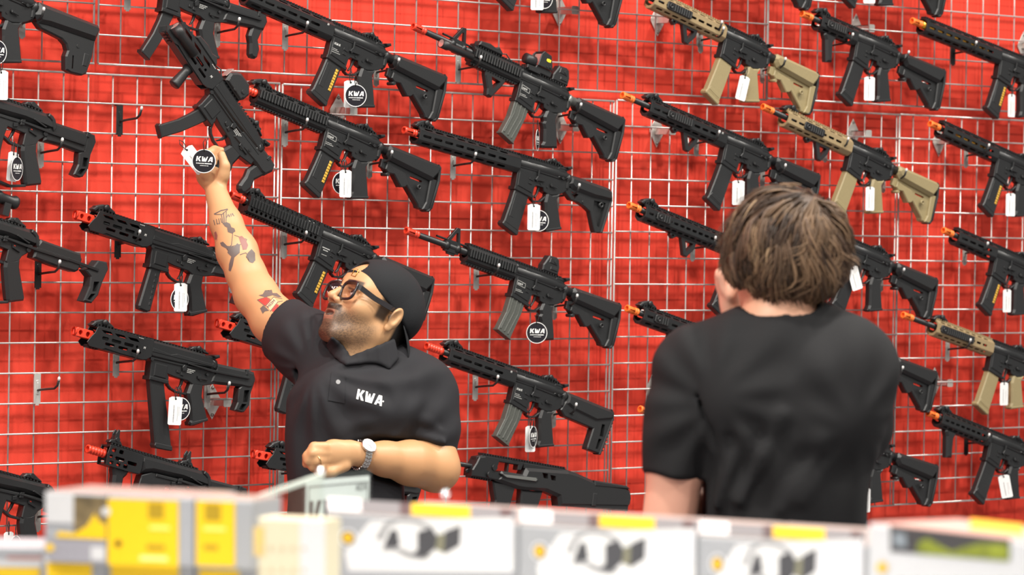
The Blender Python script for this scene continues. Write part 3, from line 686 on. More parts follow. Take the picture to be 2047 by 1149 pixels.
gun(25,'airsoft_rifle','black rifle whose receiver and stock show right of the boy\'s hair',
    m4(tipu=-190,bar=(-150,-60),**mlok(-124,-6,pitch=34,sl=26),mag='long',fsu=-140,tipm=ORG),(1691.5,537),-15.3)
gun(26,'airsoft_rifle','black rifle with orange tip disappearing behind the boy\'s left shoulder',
    m4(tipu=-425,bar=(-386,-60),**mlok(-372,-6,pitch=34,sl=26),mag='long',fsu=-380,tipm=ORG,extra=[('foregrip','ft200',foregrip_tri(-200),BLK),('rail_cover','rc330',rail_cover(-340,-270),BLK)]),(1450,736),-14.6)
gun(27,'airsoft_rifle','rifle behind the boy with only its orange tip showing left of his sleeve',
    m4(tipu=-425,bar=(-386,-60),**mlok(-330,-6,pitch=34,sl=26),mag='long',fsu=-342,tipm=ORG),(1286,818),-14.5,off=(-423,72))
gun(28,'airsoft_rifle','black rifle whose stock shows right of the boy\'s shoulder',
    m4(tipu=-190,bar=(-150,-60),**mlok(-124,-6,pitch=34,sl=26),mag='long',fsu=-140,tipm=ORG),(1690.5,730),-14.8)
gun(29,'airsoft_rifle','lowest black rifle showing grip and stock right of the boy\'s back',
    m4(tipu=-190,bar=(-150,-60),**mlok(-124,-6,pitch=34,sl=26),mag='long',fsu=-140,tipm=ORG),(1692,925),-14.2)
gun(30,'airsoft_rifle','stubby black rifle with orange tip and straight foregrip, top right',
    m4(tipu=-242,bar=(-204,-60),**mlok(-172,-6,pitch=34,sl=26),mag='long',fsu=-190,tipm=ORG,extra=[('foregrip','fv120',foregrip_vert(-118),BLK),('rail_cover','rc130',rail_cover(-150,-60),BLK)]),(1706.8,117.7),-13.5)
brs=lambda u:[('inner_barrel','br%d'%u,(lambda bm:lathe(bm,[(u,0),(u,12.5),(-60,12.5)],(0,0,72),(1,0,0),16)),BRS)]
gun(31,'airsoft_rifle','black rifle with brass inner barrel behind slots, highest at the right edge',
    m4(tipu=-420,bar=(-380,-360),**mlok(-372,-6,pitch=40,sl=30),win=True,fs=False,tipm=ORG,extra=brs(-375)),(1995.1,154),-12)
gun(32,'airsoft_rifle','black rifle with brass behind its slots beside a diamond bracket at the right edge',
    m4(tipu=-325,bar=(-290,-270),**mlok(-276,-6,pitch=40,sl=30),win=True,fs=False,tipm=ORG,extra=brs(-200)),(1987.9,350.2),-15)
gun(33,'airsoft_rifle','short black rifle with amber magazine window, third from the top at the right edge',
    m4(tipu=-252,bar=(-215,-60),**mlok(-196,-6,pitch=40,sl=30),win=True,fs=False,tipm=ORG),(1984.1,548.1),-15.4)
gun(34,'airsoft_rifle','tan and black rifle with long bare barrel at the right edge',
    m4(tipu=-428,bar=(-390,-60),**mlok(-285,-6,pitch=30,sl=22),gmat=TNM,col=TAN,mag='long',fsu=-290,tipm=ORG,extra=[('rail_cover','rc34',rail_cover(-270,-110),BLK)]),(1978,738.3),-14)
gun(35,'airsoft_rifle','lowest black rifle at the right edge, with straight foregrip',
    m4(tipu=-300,bar=(-262,-60),**mlok(-250,-6,pitch=26,sl=19),mag='long',fsu=-262,tipm=ORG,extra=[('foregrip','fv190',foregrip_vert(-190),BLK)]),(1972.5,918),-16)
gun(36,'airsoft_rifle','rifle above the frame with only its stock toe showing near the short black rifle',
    m4(tipu=-420,bar=(-380,-60),**mlok(-310,-6),mag='long',fsu=-320,tipm=ORG),(1610.5,19),-15,off=(400,-49))
gun(37,'airsoft_rifle','rifle above the short black one, magazine foot and grip cut by the top edge',
    m4(tipu=-300,bar=(-260,-60),**mlok(-250,-6),mag='long',fsu=-260,tipm=ORG),(1710,16.8),-14.5,off=(33,-140))
gun(1,'airsoft_rifle','black rifle with thick boxy stock at the top left corner',
    m4(tipu=-420,bar=(-380,-60),**mlok(-310,-6),stock='prs',fsu=-320,mark='kwa'),(44.4,125.8),-15.6,off=(196,-79))
def smg(mag='a',foot='a',rsight=True,fsight=True,extra=(),tip=True):
    L=[('handguard','sg',smg_guard,MTL),('upper_receiver','su',smg_upper,MTL),('lower_receiver','sl',smg_lower,MTL),('control_lever','sc',smg_ctrl,MTL,'lower_receiver'),('trigger_guard','stg',smg_tg,MTL),('trigger','str',smg_trig,MTL),
       ('pistol_grip','sgr',smg_grip,BLK),('stock','stu',smg_tube,BLK),('stock_arm','sar',smg_arm,MTL,'stock'),('butt_pad','sf'+foot,{'a':smg_foot,'b':smg_foot_b}[foot],BLK,'stock'),
       ('magazine','sm'+mag,{'a':smg_mag_a,'s':smg_mag_s,'c':smg_mag_c}[mag],BLK),('barrel','sb',smg_barrel(-196),MTL),('marking','mksm',mark_smg,PRT,'upper_receiver')]
    if tip: L.append(('muzzle_tip','sp',tip_port(-254),RED))
    if fsight: L.append(('front_sight','fs-200',flip_front(-207),BLK))
    if rsight: L.append(('rear_sight','rs',flip_rear,BLK)); L.append(('charging_handle','ch',charging,MTL))
    return L+list(extra)
S='airsoft_submachine_gun'
gun(7,S,'black submachine gun with long straight magazine and red muzzle, lower left',smg('a'),(304,755.1),-12.7)
gun(6,S,'black submachine gun with ribbed straight magazine, partly behind the raised forearm',smg('s'),(304.5,531),-14.2)
gun(2,S,'black submachine gun with curved magazine at the top, behind the held one',smg('c','b'),(328.6,19.8),-13.5)
gun(10,S,'red muzzle and slotted front of a gun behind the man\'s upper arm',smg('s'),(441,646),-13.2,off=(-254,66))
gun(11,S,'red muzzle of a gun half hidden behind the man\'s right side',smg('s'),(513,908),-10,off=(-254,66))
def pdw(stock='s',extra=(),sights='flip'):
    L=[('upper_receiver','pu',pdw_upper,BLK),('handguard','pg',pdw_guard,MTL),('lower_receiver','pl',pdw_lower,BLK),('control_lever','pc',pdw_ctrl,MTL,'lower_receiver'),('safety_mark','pr',pdw_red,RED,'lower_receiver'),('trigger','pt',pdw_trig,MTL),('pistol_grip','pgr',pdw_grip,BLK),('stock_arm','pa',pdw_arm,MTL)]
    if stock=='s': L.append(('stock','ps',pdw_stock,BLK))
    else: L+=[('stock','pb',pdw_block,BLK),('stock_rod','pro',pdw_rods,MTL,'stock'),('butt_pad','pp',pdw_pad,RUB,'stock')]
    if sights=='flip': L.append(('rear_sight','rsp',(lambda bm:(slab(bm,[(-56,190),(-48,200),(-26,205),(-10,197),(0,193),(2,189)],22,0,3),dot(bm,-32,198,-14,14,6))),BLK))
    return L+list(extra)
gun(4,S,'black submachine gun with rounded receiver and angled stock at the left edge, second row',pdw(),(52.2,368),-14.5)
gun(5,S,'black submachine gun with telescopic wire stock and sight at the left edge',pdw('w',[('optic','psc',scope(-62,240),BLK)]),(17.4,600.6),-15)
gun(8,S,'black submachine gun with raised flip sights behind the yellow boxes',pdw('s',[('front_sight','us1',up_sight(-270,190),BLK),('rear_sight','us2',up_sight(-36,190),BLK),('muzzle_tip','tipp',(lambda bm:(tip_ribs(-346,54)(bm),bmesh.ops.translate(bm,verts=bm.verts[:],vec=(0,0,.087)))),RED),('foregrip','pfv',foregrip_vert(-240,132,90,.1),BLK),('magazine','pm',(lambda bm:slab(bm,[(-172,92),(-104,60),(-84,0),(-150,-10)],24,0,3)),BLK)],sights='x'),(218.4,888.7),-15,off=(-292,183))
gun(9,S,'black submachine gun at the bottom left corner beside the yellow boxes',pdw('w'),(44.4,1040),-14.5,off=(-32,84))
gun(19,'airsoft_bullpup','black bullpup gun behind the grey goggle boxes',[('body','bb',bull_body,BLK),('top_rail','br',bull_rail,MTL),('fore_end','bf',bull_front,MTL),('slide','bs',bull_slide,STL,'fore_end'),('pistol_grip','bg',bull_grip,BLK),('magazine','bmg',bull_mag,BLK),('barrel','bba',bull_barrel,MTL)],(983.1,962.6),-9)
def red_dot(bm):
    slab(bm,[(-14,98),(-19,123),(-8,138),(2,146),(38,148),(58,130),(58,112),(52,98)],42,0,6); slab(bm,[(-10,101),(50,101),(50,112),(-12,112)],46,0,2)
    dot(bm,40,120,-24,24,6); dot(bm,20,104,-25,25,4)
def moved(fn,du):
    def f(bm): fn(bm); bmesh.ops.translate(bm,verts=bm.verts[:],vec=(du*.001,0,0))
    return f
held=[p for p in smg('c','b',fsight=False,tip=False) if p[0] not in('stock','stock_arm','butt_pad')]+[('stock','stu3',moved(smg_tube,-74),BLK),('butt_pad','sfb3',moved(smg_foot_b,-74),BLK,'stock'),
  ('red_dot_sight','rd',red_dot,BLK),('sight_glass','rdg',(lambda bm:slab(bm,[(-15,108),(15,108),(15,136),(-15,136)],2,-20.5,0,M=lambda a,b,d:(d,a,b))),LEN,'red_dot_sight'),
  ('torch','t3',torch(-212,-120,62,-24,15),BLK),('torch_lens','t3l',torch_lens(-212,62,-24,15),LEN,'torch'),('suppressor','t4',torch(-206,-180,62,8,15),BLK),('laser_unit','pq3',peq(-150),BLK),
  ('foregrip','fg3',(lambda bm:lathe(bm,[(0,0),(0,15),(14,12),(54,15),(58,15),(60,13),(60,0)],(-96,0,38),(.12,0,-1),18)),BLK)]
HELD=gun(3,S,'black submachine gun with red dot sight held up by the man',held,(403.4,216),-50.5,Y=-.26,group='guns held in hands',tilt=(0,-.12))
# ---------------------------------------------------------------- hooks, brackets, hang tags
def hook_plate(bm):
    slab(bm,[(-10,38),(10,38),(10,-38),(5,-38),(5,-42),(-5,-42),(-5,-38),(-10,-38)],2.2,0,.4)
    box(bm,-.010,-.004,-.001,.009,.036,.0385); box(bm,.004,.010,-.001,.009,.036,.0385)
    slab(bm,rrect(-4,4,-14,22,1.5),3,-1.2,.5); slab(bm,rrect(-1.5,1.5,-8,16,.8),2,-3,.3)
def hook_arm(bm): tube(bm,[(0,0,-.004),(0,-.012,-.002),(0,-.03,0),(0,-.075,.004),(0,-.088,.012),(0,-.094,.026)],.0031,8)
def hook_tip(bm): tube(bm,[(0,-.0938,.025),(0,-.0952,.031),(0,-.0958,.034)],[.0037,.0037,.0022],8)
def hook(label,px=None,tip=None,black=False,arm='front'):
    if px is not None: P=at(px[0],px[1],-.0085)
    else:
        T=at(tip[0],tip[1],-.1035); P=Vector((T.x,-.0085,T.z-.033))
    r=tag(empty('gun_hook',P),label,'hook','gun hooks on the wire grid'); m=HKB if black else HKS
    put('plate',cached('hpl|'+m.name,hook_plate),m,r); put('arm',cached('harm',hook_arm),HKB,r); put('tip',cached('htip',hook_tip),WHT if not black else HKB,r)
for l,p,b in [('zinc hook plate cut by the top edge, left of the curved magazine gun',(255,-10),0),('empty black hook on the bare grid left of the held gun',(239,240),1),
  ('zinc hook under the handguard of the topmost middle rifle',(570,70),0),('zinc hook under the quad rail of the rifle right of the held gun',(569.5,262),0),('zinc hook under the torch rifle\'s handguard',(916,137),0),
  ('zinc hook under the long windowed handguard',(905.5,329),0),('zinc hook under the rifle with the tall front sight',(952,550),0),('zinc hook under the skeleton stock rifle',(950,771),0),
  ('zinc hook under the drilled quad rail',(567.5,486),0),('black hook behind the wire stock gun',(76,545),1),('black hook under the gun beside the tattooed forearm',(235.5,485),1),('dark zinc hook under the gun with the long straight magazine',(232,722),0),
  ('empty zinc hook on the bare grid at the lower left',(74.5,777),0),('zinc hook behind the grip of the corner rifle, top left',(44,44),0),('zinc hook behind the grip of the curved magazine gun',(434,63),0),
  ('zinc hook behind the grip of the second gun at the left edge',(81,303),0),('zinc hook under the topmost tan rifle',(1397,66),0),('zinc hook under the triangular foregrip above the boy',(1392,284),0),('zinc hook under the middle tan rifle',(1649.5,297),0),
  ('black hook under the topmost rifle at the right edge',(1905.5,105),1),('zinc hook under the second rifle at the right edge',(1931,309),0),('zinc hook under the short rifle at the right edge',(1928.5,504),0),('zinc hook under the tan rifle at the right edge',(1894,696),0),
  ('black hook under the lowest rifle at the right edge',(1931.5,884),1),('zinc hook under the rifle pointing left of the boy\'s hair',(1384.5,494),0),('zinc hook behind the grip of the gun in the bottom left corner',(75,1030),0),('zinc hook beside the man\'s right side',(562,944),0)]:
    hook(l,px=p,black=bool(b))
for l,t in [('hook with white tip at the stock of the topmost middle rifle',(797.6,116)),('hook with white tip at the stock of the quad rail rifle',(783.7,301)),('hook with white tip at the triangle stock',(1158.3,367)),('hook with white tip at the extended stock',(1161.7,206)),
  ('hook with white tip at the stock of the tall sight rifle',(1154,588)),('hook with white tip at the skeleton stock',(1152,805.5)),('hook with white tip at the topmost tan stock',(1570.4,115)),('hook with white tip at the stock above the boy\'s head',(1570.4,327.5)),
  ('hook with white tip at the middle tan stock',(1812,337)),('hook with white tip at the short rifle\'s stock, top right',(1816.9,101.5)),('hook with white tip at the stock right of the boy\'s hair',(1807.3,536)),('hook with white tip at the stock right of the boy\'s shoulder',(1804.9,732)),
  ('hook with white tip at the front of the topmost tan rifle',(1446.7,53.6)),
  ('hook with white tip at the stock of the long magazine gun',(458.6,763)),('hook with white tip under the stock beside the forearm',(508,530)),('hook with white tip at the stubby rifle\'s front',(1705,66))]:
    hook(l,tip=t)
def diamond(bm):
    slab(bm,[(0,48),(29,4),(29,-4),(0,-48),(-29,-4),(-29,4)],2.5,0,.5)
def diamond_arm(bm):
    box(bm,-.011,.011,-.066,-.002,-.010,-.008); box(bm,-.011,.011,-.066,-.002,.008,.010); box(bm,-.011,-.009,-.066,-.002,-.010,.010)
    slab(bm,rrect(-13,13,-12,12,3),2,0,.3,M=lambda a,b,d:(a,-66+d,b))
def screw(bm): lathe(bm,[(0,0),(0,5),(-3,4),(-4,0)],(0,0,0),(0,1,0),10)
for l,p in [('chrome diamond bracket by the muzzle of the topmost tan rifle',(1315,40)),('chrome diamond bracket under the orange muzzle above the boy',(1313,262)),('chrome diamond bracket left of the boy\'s shoulder',(1305,778)),
  ('chrome diamond bracket above the stubby rifle',(1711,58)),('chrome diamond bracket above the middle tan rifle',(1705,268)),('chrome diamond bracket by the second orange tip at the right edge',(1877,283)),('chrome diamond bracket cut by the right edge',(2046,92)),
  ('chrome diamond bracket right of the stock beside the boy\'s shoulder',(1868,764)),('chrome diamond bracket under the grip at the top edge',(1118,22)),('chrome diamond bracket behind the torch rifle\'s grip',(1120,255)),('chrome diamond bracket behind the grip of the long magazine gun',(424,802)),('chrome diamond bracket below the topmost amber magazine window',(676,222))]:
    P=at(p[0],p[1],WALL_Y-.004)
    r=tag(empty('diamond_bracket',P),l,'bracket','diamond wall brackets')
    put('plate',cached('dia',diamond),HKS,r); put('standoff',cached('dar',diamond_arm),HKS,r)
    for z in (-.036,.036):
        s=put('screw',cached('scr',screw),STL,r); s.location=(0,-.002,z)
TGW=mat('white_card',(.78,.78,.77),.55); TGB=mat('black_gloss_card',(.012,.011,.016),.25); TIE=mat('black_elastic',(.01,.01,.01),.6); PRG=mat('grey_print',(.25,.25,.26),.7)
def card(bm): slab(bm,[(-18,-4),(-10,0),(10,0),(18,-4),(18,-70),(15,-73),(-15,-73),(-18,-70)],.6,0,0)
def card_print(bm):
    rr=random.Random(3)
    for u,n,w in ((-5,18,3),(6,14,1.2),(10,10,1.)):
        v=-16-(6-w)*2
        for k in range(n):
            h=rr.uniform(.8,2.2); bm.faces.new([bm.verts.new((a*.001,-.0004,b*.001)) for a,b in ((u,v-h),(u+w,v-h),(u+w,v),(u,v))]); v-=h+rr.uniform(.6,1.2)
def card_tie(bm):
    tube(bm,[(0,-.001,-.006),(-.003,-.003,.004),(-.005,-.002,.016),(0,0,.026),(.005,.002,.016),(.003,.002,.004),(0,.001,-.006)],.0012,6)
    slab(bm,circ(0,-6,2.6,8),1.4)
def disc(bm): slab(bm,circ(0,-30,29,28),.8,0,0)
def disc_rim(bm): slab(bm,circ(0,-30,30,28),1.0,0,0,holes=[circ(0,-30,28.2,28)])
def disc_print(bm):
    print_word(bm,'KWA',-20,-31,12.5,-.7,.12)
    lines(bm,-19,-37,1,20,-.7,2.2,rnd=0); 
    bm.faces.new([bm.verts.new((a*.001,-.0007,b*.001)) for a,b in ((2,-37),(20,-37),(20,-34.6),(2,-34.6))]); lines(bm,-9,-42,1,18,-.7,1.4,rnd=0)
FACE=math.atan2(RT.y,RT.x)                    # turned to the viewer
def hang(kind,label,px,wpx,Y=-.093,roll=0.,flip=1,group=None):
    """px: the middle of the tag as seen, wpx its apparent width"""
    W=.036 if kind=='card' else .060; P=at(px[0],px[1],Y); s=F_PX/((P-CAM).dot(FW))
    yaw=FACE+flip*math.acos(min(1,wpx/(W*s)))
    r=tag(empty('price_tag' if kind=='card' else 'round_brand_tag',P),label,'tag',group or ('white price cards' if kind=='card' else 'round black brand tags'))
    H=.0365 if kind=='card' else .030
    M=Matrix.Rotation(yaw,4,'Z')@Matrix.Rotation(roll,4,'Y'); r.matrix_world=Matrix.Translation(P+(M@Vector((0,0,H))))@M
    if kind=='card':
        put('card',cached('card',card),TGW,r); q=put('print',cached('cpr',card_print),PRG,r); q['kind']='stuff'; put('tie',cached('ctie',card_tie),TIE,r)
    else:
        put('disc',cached('disc',disc),TGB,r); put('rim',cached('rim',disc_rim),WHT,r); q=put('logo',cached('dpr',disc_print),WHT,r); q['kind']='stuff'; put('tie',cached('ctie',card_tie),TIE,r)
for kind,l,p,wd,kw in [
 ('card','white price card under the round tag at the left edge, top',(2,170),26,{}),('disc','round brand tag cut by the left edge near the top grip',(-6,104),34,{}),
 ('card','white price card inside the loop of the second gun on the left edge',(25,333),17,dict(roll=.1)),('disc','narrow round brand tag inside the loop of the second gun on the left edge',(34,337),17,dict(Y=-.1)),
 ('card','white price card on the gun beside the tattooed forearm',(361,594),25,dict(Y=-.098)),('disc','round brand tag behind the card on the gun beside the forearm',(359,598),33,{}),
 ('card','white price card on the gun with the long straight magazine',(350,821),26,dict(Y=-.098,roll=.05)),('disc','round brand tag behind the card beside the long straight magazine',(360,817),38,{}),
 ('card','white price card in the bottom left corner',(17,1092),16,{}),('disc','round brand tag in the bottom left corner',(31,1094),18,dict(Y=-.1)),
 ('card','white price card behind the round tag of the topmost middle rifle',(701,188),30,{}),('disc','round brand tag facing front on the topmost middle rifle',(711,191),43,dict(Y=-.118)),
 ('card','white price card on the quad rail rifle',(690.5,367),23,dict(Y=-.112)),('disc','round brand tag half hidden by a card on the quad rail rifle',(683,366),36,{}),
 ('disc','round brand tag behind the man\'s glasses',(676,581),42,dict(Y=-.1)),('card','white price card behind the man\'s lips',(668,622),20,{}),
 ('disc','round brand tag seen edge on under the torch rifle',(1074.5,280),7,{}),('card','white price card on the triangle stock rifle',(1067,434),25,dict(Y=-.1)),('disc','round brand tag right of the card on the triangle stock rifle',(1077,441),40,{}),
 ('disc','round brand tag facing front on the rifle with the tall front sight',(1073,665),42,{}),('card','white price card on the skeleton stock rifle',(1060,877),20,{}),('disc','narrow round brand tag on the skeleton stock rifle',(1066,873),16,dict(Y=-.1)),
 ('card','white price card at the top edge above the torch rifle',(1074,-6),29,dict(Y=-.1)),('disc','round brand tag at the top edge behind a card',(1088,-4),34,{}),
 ('card','slanting white price card on the topmost tan rifle',(1484.5,176),21,dict(roll=.25)),('card','white price card above the boy\'s forehead',(1476,385),26,{}),('card','white price card on the middle tan rifle',(1739,397),19,{}),
 ('card','white price card peeping out right of the boy\'s hair',(1709,556),22,dict(roll=-.3)),('card','white price card on the stubby rifle, top right',(1738,177),22,{}),
 ('card','white price card on the topmost rifle at the right edge',(2022,211),16,{}),('card','white price card on the second rifle at the right edge',(2020,409),20,{}),('card','white price card on the short rifle at the right edge',(2013,601),18,{}),
 ('card','white price card on the tan rifle at the right edge',(2007,787),18,{}),('card','white price card on the lowest rifle at the right edge',(2010,972),24,dict(roll=-.2)),('card','white price card right of the boy\'s back',(1733,1000),15,{}),('card','white price card at the top edge above the stubby rifle',(1738,-17),24,{}),
 ('card','tilted white card on the gun the man holds',(389,319),40,dict(Y=-.30,roll=-.68)),('disc','round brand tag on the gun the man holds',(407.5,322),47,dict(Y=-.33,roll=.05))]:
    hang(kind,l,p,wd,**kw)
# ---------------------------------------------------------------- implicit surfaces for the people
class Field:
    def __init__(s,lo,hi,h):
        s.lo=np.array(lo,float); s.h=h; s.n=[int(math.ceil((b-a)/h))+1 for a,b in zip(lo,hi)]
        s.ax=[s.lo[i]+h*np.arange(s.n[i]) for i in range(3)]; s.F=np.full(s.n,.2,np.float32)
    def sl(s,a,b):
        r=[]
        for i in range(3):
            i0=max(0,int((a[i]-s.lo[i])/s.h)); i1=min(s.n[i],int((b[i]-s.lo[i])/s.h)+2)
            if i1<=i0: return None
            r.append(slice(i0,i1))
        return tuple(r)
    def pts(s,q): return s.ax[0][q[0]][:,None,None],s.ax[1][q[1]][None,:,None],s.ax[2][q[2]][None,None,:]
    def mix(s,q,d,k,op):
        F=s.F[q]; d=d.astype(np.float32)
        if op=='+': s.F[q]=np.minimum(F,d)-(np.maximum(k-np.abs(F-d),0)**2/(4*k) if k else 0)
        elif op=='-':
            d=-d; s.F[q]=np.maximum(F,d)+(np.maximum(k-np.abs(F-d),0)**2/(4*k) if k else 0)
    def cone(s,a,b,ra,rb=None,k=.02,op='+'):
        rb=ra if rb is None else rb; a=np.array(a,float); b=np.array(b,float); m=max(ra,rb)+k+.03
        q=s.sl(np.minimum(a,b)-m,np.maximum(a,b)+m)
        if q is None: return
        X,Y,Z=s.pts(q); ab=b-a; L=max(ab@ab,1e-9)
        t=np.clip(((X-a[0])*ab[0]+(Y-a[1])*ab[1]+(Z-a[2])*ab[2])/L,0,1)
        d=np.sqrt((X-a[0]-t*ab[0])**2+(Y-a[1]-t*ab[1])**2+(Z-a[2]-t*ab[2])**2)-(ra+(rb-ra)*t)
        s.mix(q,d,k,op)
    def chain(s,pts,rs,k=.02,op='+'):
        for a,b,ra,rb in zip(pts,pts[1:],rs,rs[1:]): s.cone(a,b,ra,rb,k,op)
    def ell(s,c,r,R=None,k=.02,op='+'):
        c=np.array(c,float); r=np.array(r,float); m=max(r)+k+.03; q=s.sl(c-m,c+m)
        if q is None: return
        X,Y,Z=s.pts(q); p=[X-c[0],Y-c[1],Z-c[2]]
        if R is not None:
            R=np.array(R,float); p=[R[i][0]*p[0]+R[i][1]*p[1]+R[i][2]*p[2] for i in range(3)]
        k0=np.sqrt((p[0]/r[0])**2+(p[1]/r[1])**2+(p[2]/r[2])**2); k1=np.sqrt((p[0]/r[0]**2)**2+(p[1]/r[1]**2)**2+(p[2]/r[2]**2)**2)
        s.mix(q,k0*(k0-1)/np.maximum(k1,1e-6),k,op)
    def cut(s,c,n,k=.004):                    # keep the side away from n
        n=np.array(n,float); n/=np.linalg.norm(n); X,Y,Z=s.pts((slice(None),)*3)
        d=(X-c[0])*n[0]+(Y-c[1])*n[1]+(Z-c[2])*n[2]; s.mix((slice(None),)*3,-d,k,'-')
    def mesh(s):
        F=s.F; S=F<0; nx,ny,nz=F.shape
        V=np.zeros((nx-1,ny-1,nz-1,3),np.float32); cnt=np.zeros((nx-1,ny-1,nz-1),np.float32)
        def cor(o): return tuple(slice(o[i],o[i]+F.shape[i]-1) for i in range(3))
        for ax in range(3):
            for b in range(2):
                for c in range(2):
                    o0=[0,0,0]; oth=[i for i in range(3) if i!=ax]; o0[oth[0]]=b; o0[oth[1]]=c; o1=list(o0); o1[ax]=1
                    f0=F[cor(o0)]; f1=F[cor(o1)]; m=(f0<0)!=(f1<0)
                    t=np.where(m,f0/np.where(m,f0-f1,1),0)
                    for i in range(3): V[...,i]+=np.where(m,o0[i]+(t if i==ax else 0),0)
                    cnt+=m
        act=cnt>0; idx=-np.ones(cnt.shape,np.int64); ii=np.argwhere(act); idx[act]=np.arange(len(ii))
        P=s.lo+(ii+V[act]/cnt[act][:,None])*s.h
        quads=[]
        for ax in range(3):
            a,b=[i for i in range(3) if i!=ax]
            sl0=[slice(None)]*3; sl1=[slice(None)]*3; sl0[ax]=slice(0,-1); sl1[ax]=slice(1,None)
            ch=S[tuple(sl0)]!=S[tuple(sl1)]; inside=S[tuple(sl0)]
            e=np.argwhere(ch); e=e[(e[:,a]>0)&(e[:,b]>0)&(e[:,a]<cnt.shape[a])&(e[:,b]<cnt.shape[b])]
            ins=inside[tuple(e.T)]
            def cell(da,db):
                g=e.copy(); g[:,a]-=da; g[:,b]-=db; return idx[tuple(g.T)]
            q=np.stack([cell(1,1),cell(0,1),cell(0,0),cell(1,0)],1)
            fl=ins if ax!=1 else ~ins
            q[~fl]=q[~fl][:,::-1]; quads.append(q)
        return P,np.concatenate(quads)
def relax(P,Q,n=2,lam=.5):
    e=np.concatenate([Q[:,[0,1]],Q[:,[1,2]],Q[:,[2,3]],Q[:,[3,0]]]); e=np.concatenate([e,e[:,::-1]])
    cnt=np.bincount(e[:,0],minlength=len(P))[:,None]
    for _ in range(n):
        A=np.stack([np.bincount(e[:,0],weights=P[e[:,1],i],minlength=len(P)) for i in range(3)],1)/np.maximum(cnt,1); P=P+lam*(A-P)
    return P
class Frame:                                  # camera-aligned working frame: x right, y up, z to the viewer
    def __init__(s,px,py,D): s.D=D; s.O=atd(px,py,D)
    def J(s,px,py,dz=0.): 
        d=atd(px,py,s.D-dz)-s.O; return np.array([d.dot(RT),d.dot(UP),-d.dot(FW)])
    def W(s,P): 
        P=np.asarray(P); return np.array(s.O)+P[...,:1]*np.array(RT)+P[...,1:2]*np.array(UP)-P[...,2:3]*np.array(FW)
def np_mesh(name,Pw,Q,m,parent,cols=None,smooth=True):
    o0=np.array(parent.location) if parent is not None else np.zeros(3)
    me=bpy.data.meshes.new(name); Pl=(Pw-o0).astype(np.float32)
    me.vertices.add(len(Pl)); me.vertices.foreach_set('co',Pl.ravel())
    k=Q.shape[1]; me.loops.add(len(Q)*k); me.loops.foreach_set('vertex_index',Q.astype(np.int32).ravel())
    me.polygons.add(len(Q)); me.polygons.foreach_set('loop_start',np.arange(0,len(Q)*k,k,dtype=np.int32))
    me.polygons.foreach_set('use_smooth',np.full(len(Q),smooth))
    me.update(calc_edges=True); me.validate()
    if cols is not None:
        a=me.color_attributes.new('Col','FLOAT_COLOR','POINT'); a.data.foreach_set('color',np.concatenate([cols,np.ones((len(cols),1))],1).astype(np.float32).ravel())
    o=put(name,me,m,parent); return o
from mathutils.bvhtree import BVHTree
def tree(o):
    me=o.data; W=Vector(o.parent.location) if o.parent else Vector()
    return BVHTree.FromPolygons([v.co+W for v in me.vertices],[tuple(p.vertices) for p in me.polygons])
def decal(name,polys,bvh,m,parent,off=.0008,step=5.):
    """flat print laid on a body: outlines seen at pixels, set down on the surface they fall on"""
    bm=bmesh.new()
    for p in polys:
        p=ccw(p); vs=[bm.verts.new((a,b,0)) for a,b in p]; f=bm.faces.new(vs)
    bmesh.ops.triangulate(bm,faces=bm.faces[:])
    for _ in range(4):
        es=[e for e in bm.edges if e.calc_length()>step]
        if not es: break
        bmesh.ops.subdivide_edges(bm,edges=es,cuts=1); bmesh.ops.triangulate(bm,faces=[f for f in bm.faces if len(f.verts)>3])
    o0=Vector(parent.location)
    bad=[]
    for v in bm.verts:
        d=(FW+RT*((v.co.x-1023.5)/F_PX)-UP*((v.co.y-574.5)/F_PX)).normalized()
        h=bvh.ray_cast(CAM,d)
        if h[0] is None: bad.append(v); continue
        v.co=h[0]-d*off-o0
    if bad: bmesh.ops.delete(bm,geom=bad,context='VERTS')
    for f in bm.faces:
        f.smooth=True
    return obj(name,bm,m,parent,recalc=False)
def stroke(pts,w):                            # a pen stroke as thin quads, pixels
    out=[]
    for a,b in zip(pts,pts[1:]):
        d=Vector(b)-Vector(a); 
        if d.length<.01: continue
        d.normalize(); n=Vector((-d.y,d.x))*(w/2); A=Vector(a)-d*w*.2; B=Vector(b)+d*w*.2
        out.append([tuple(A+n),tuple(B+n),tuple(B-n),tuple(A-n)])
    return out
SKIN=mat('skin',(.5,.3,.2),.42,sub=.05,attr='Col',bump=.15,scale=900,spec=.4)
SHB=mat('black_pique',(.020,.020,.023),.8,bump=.5,scale=1300,spec=.25)
def unit(v): v=np.array(v,float); return v/np.linalg.norm(v)
def smooth01(x,a,b): t=np.clip((x-a)/(b-a),0,1); return t*t*(3-2*t)
def fingers(F,base,tips,r,k=.006):
    for chain_ in tips: F.chain(chain_,[r*1.05]+[r]*(len(chain_)-2)+[r*.82],k)
# ---------------------------------------------------------------- the man reaching for a gun
MF=Frame(700,720,8.62); J=MF.J
_b=atd(705,1149,8.62); MAN=tag(empty('person',(_b.x,_b.y,0)),'man in black polo, backward cap and glasses reaching up to a gun','person')
BASE=np.array(srgb(194,150,108)); DARK=np.array(srgb(170,112,78)); PINK=np.array(srgb(206,146,116)); HAIR=np.array((.012,.010,.009))
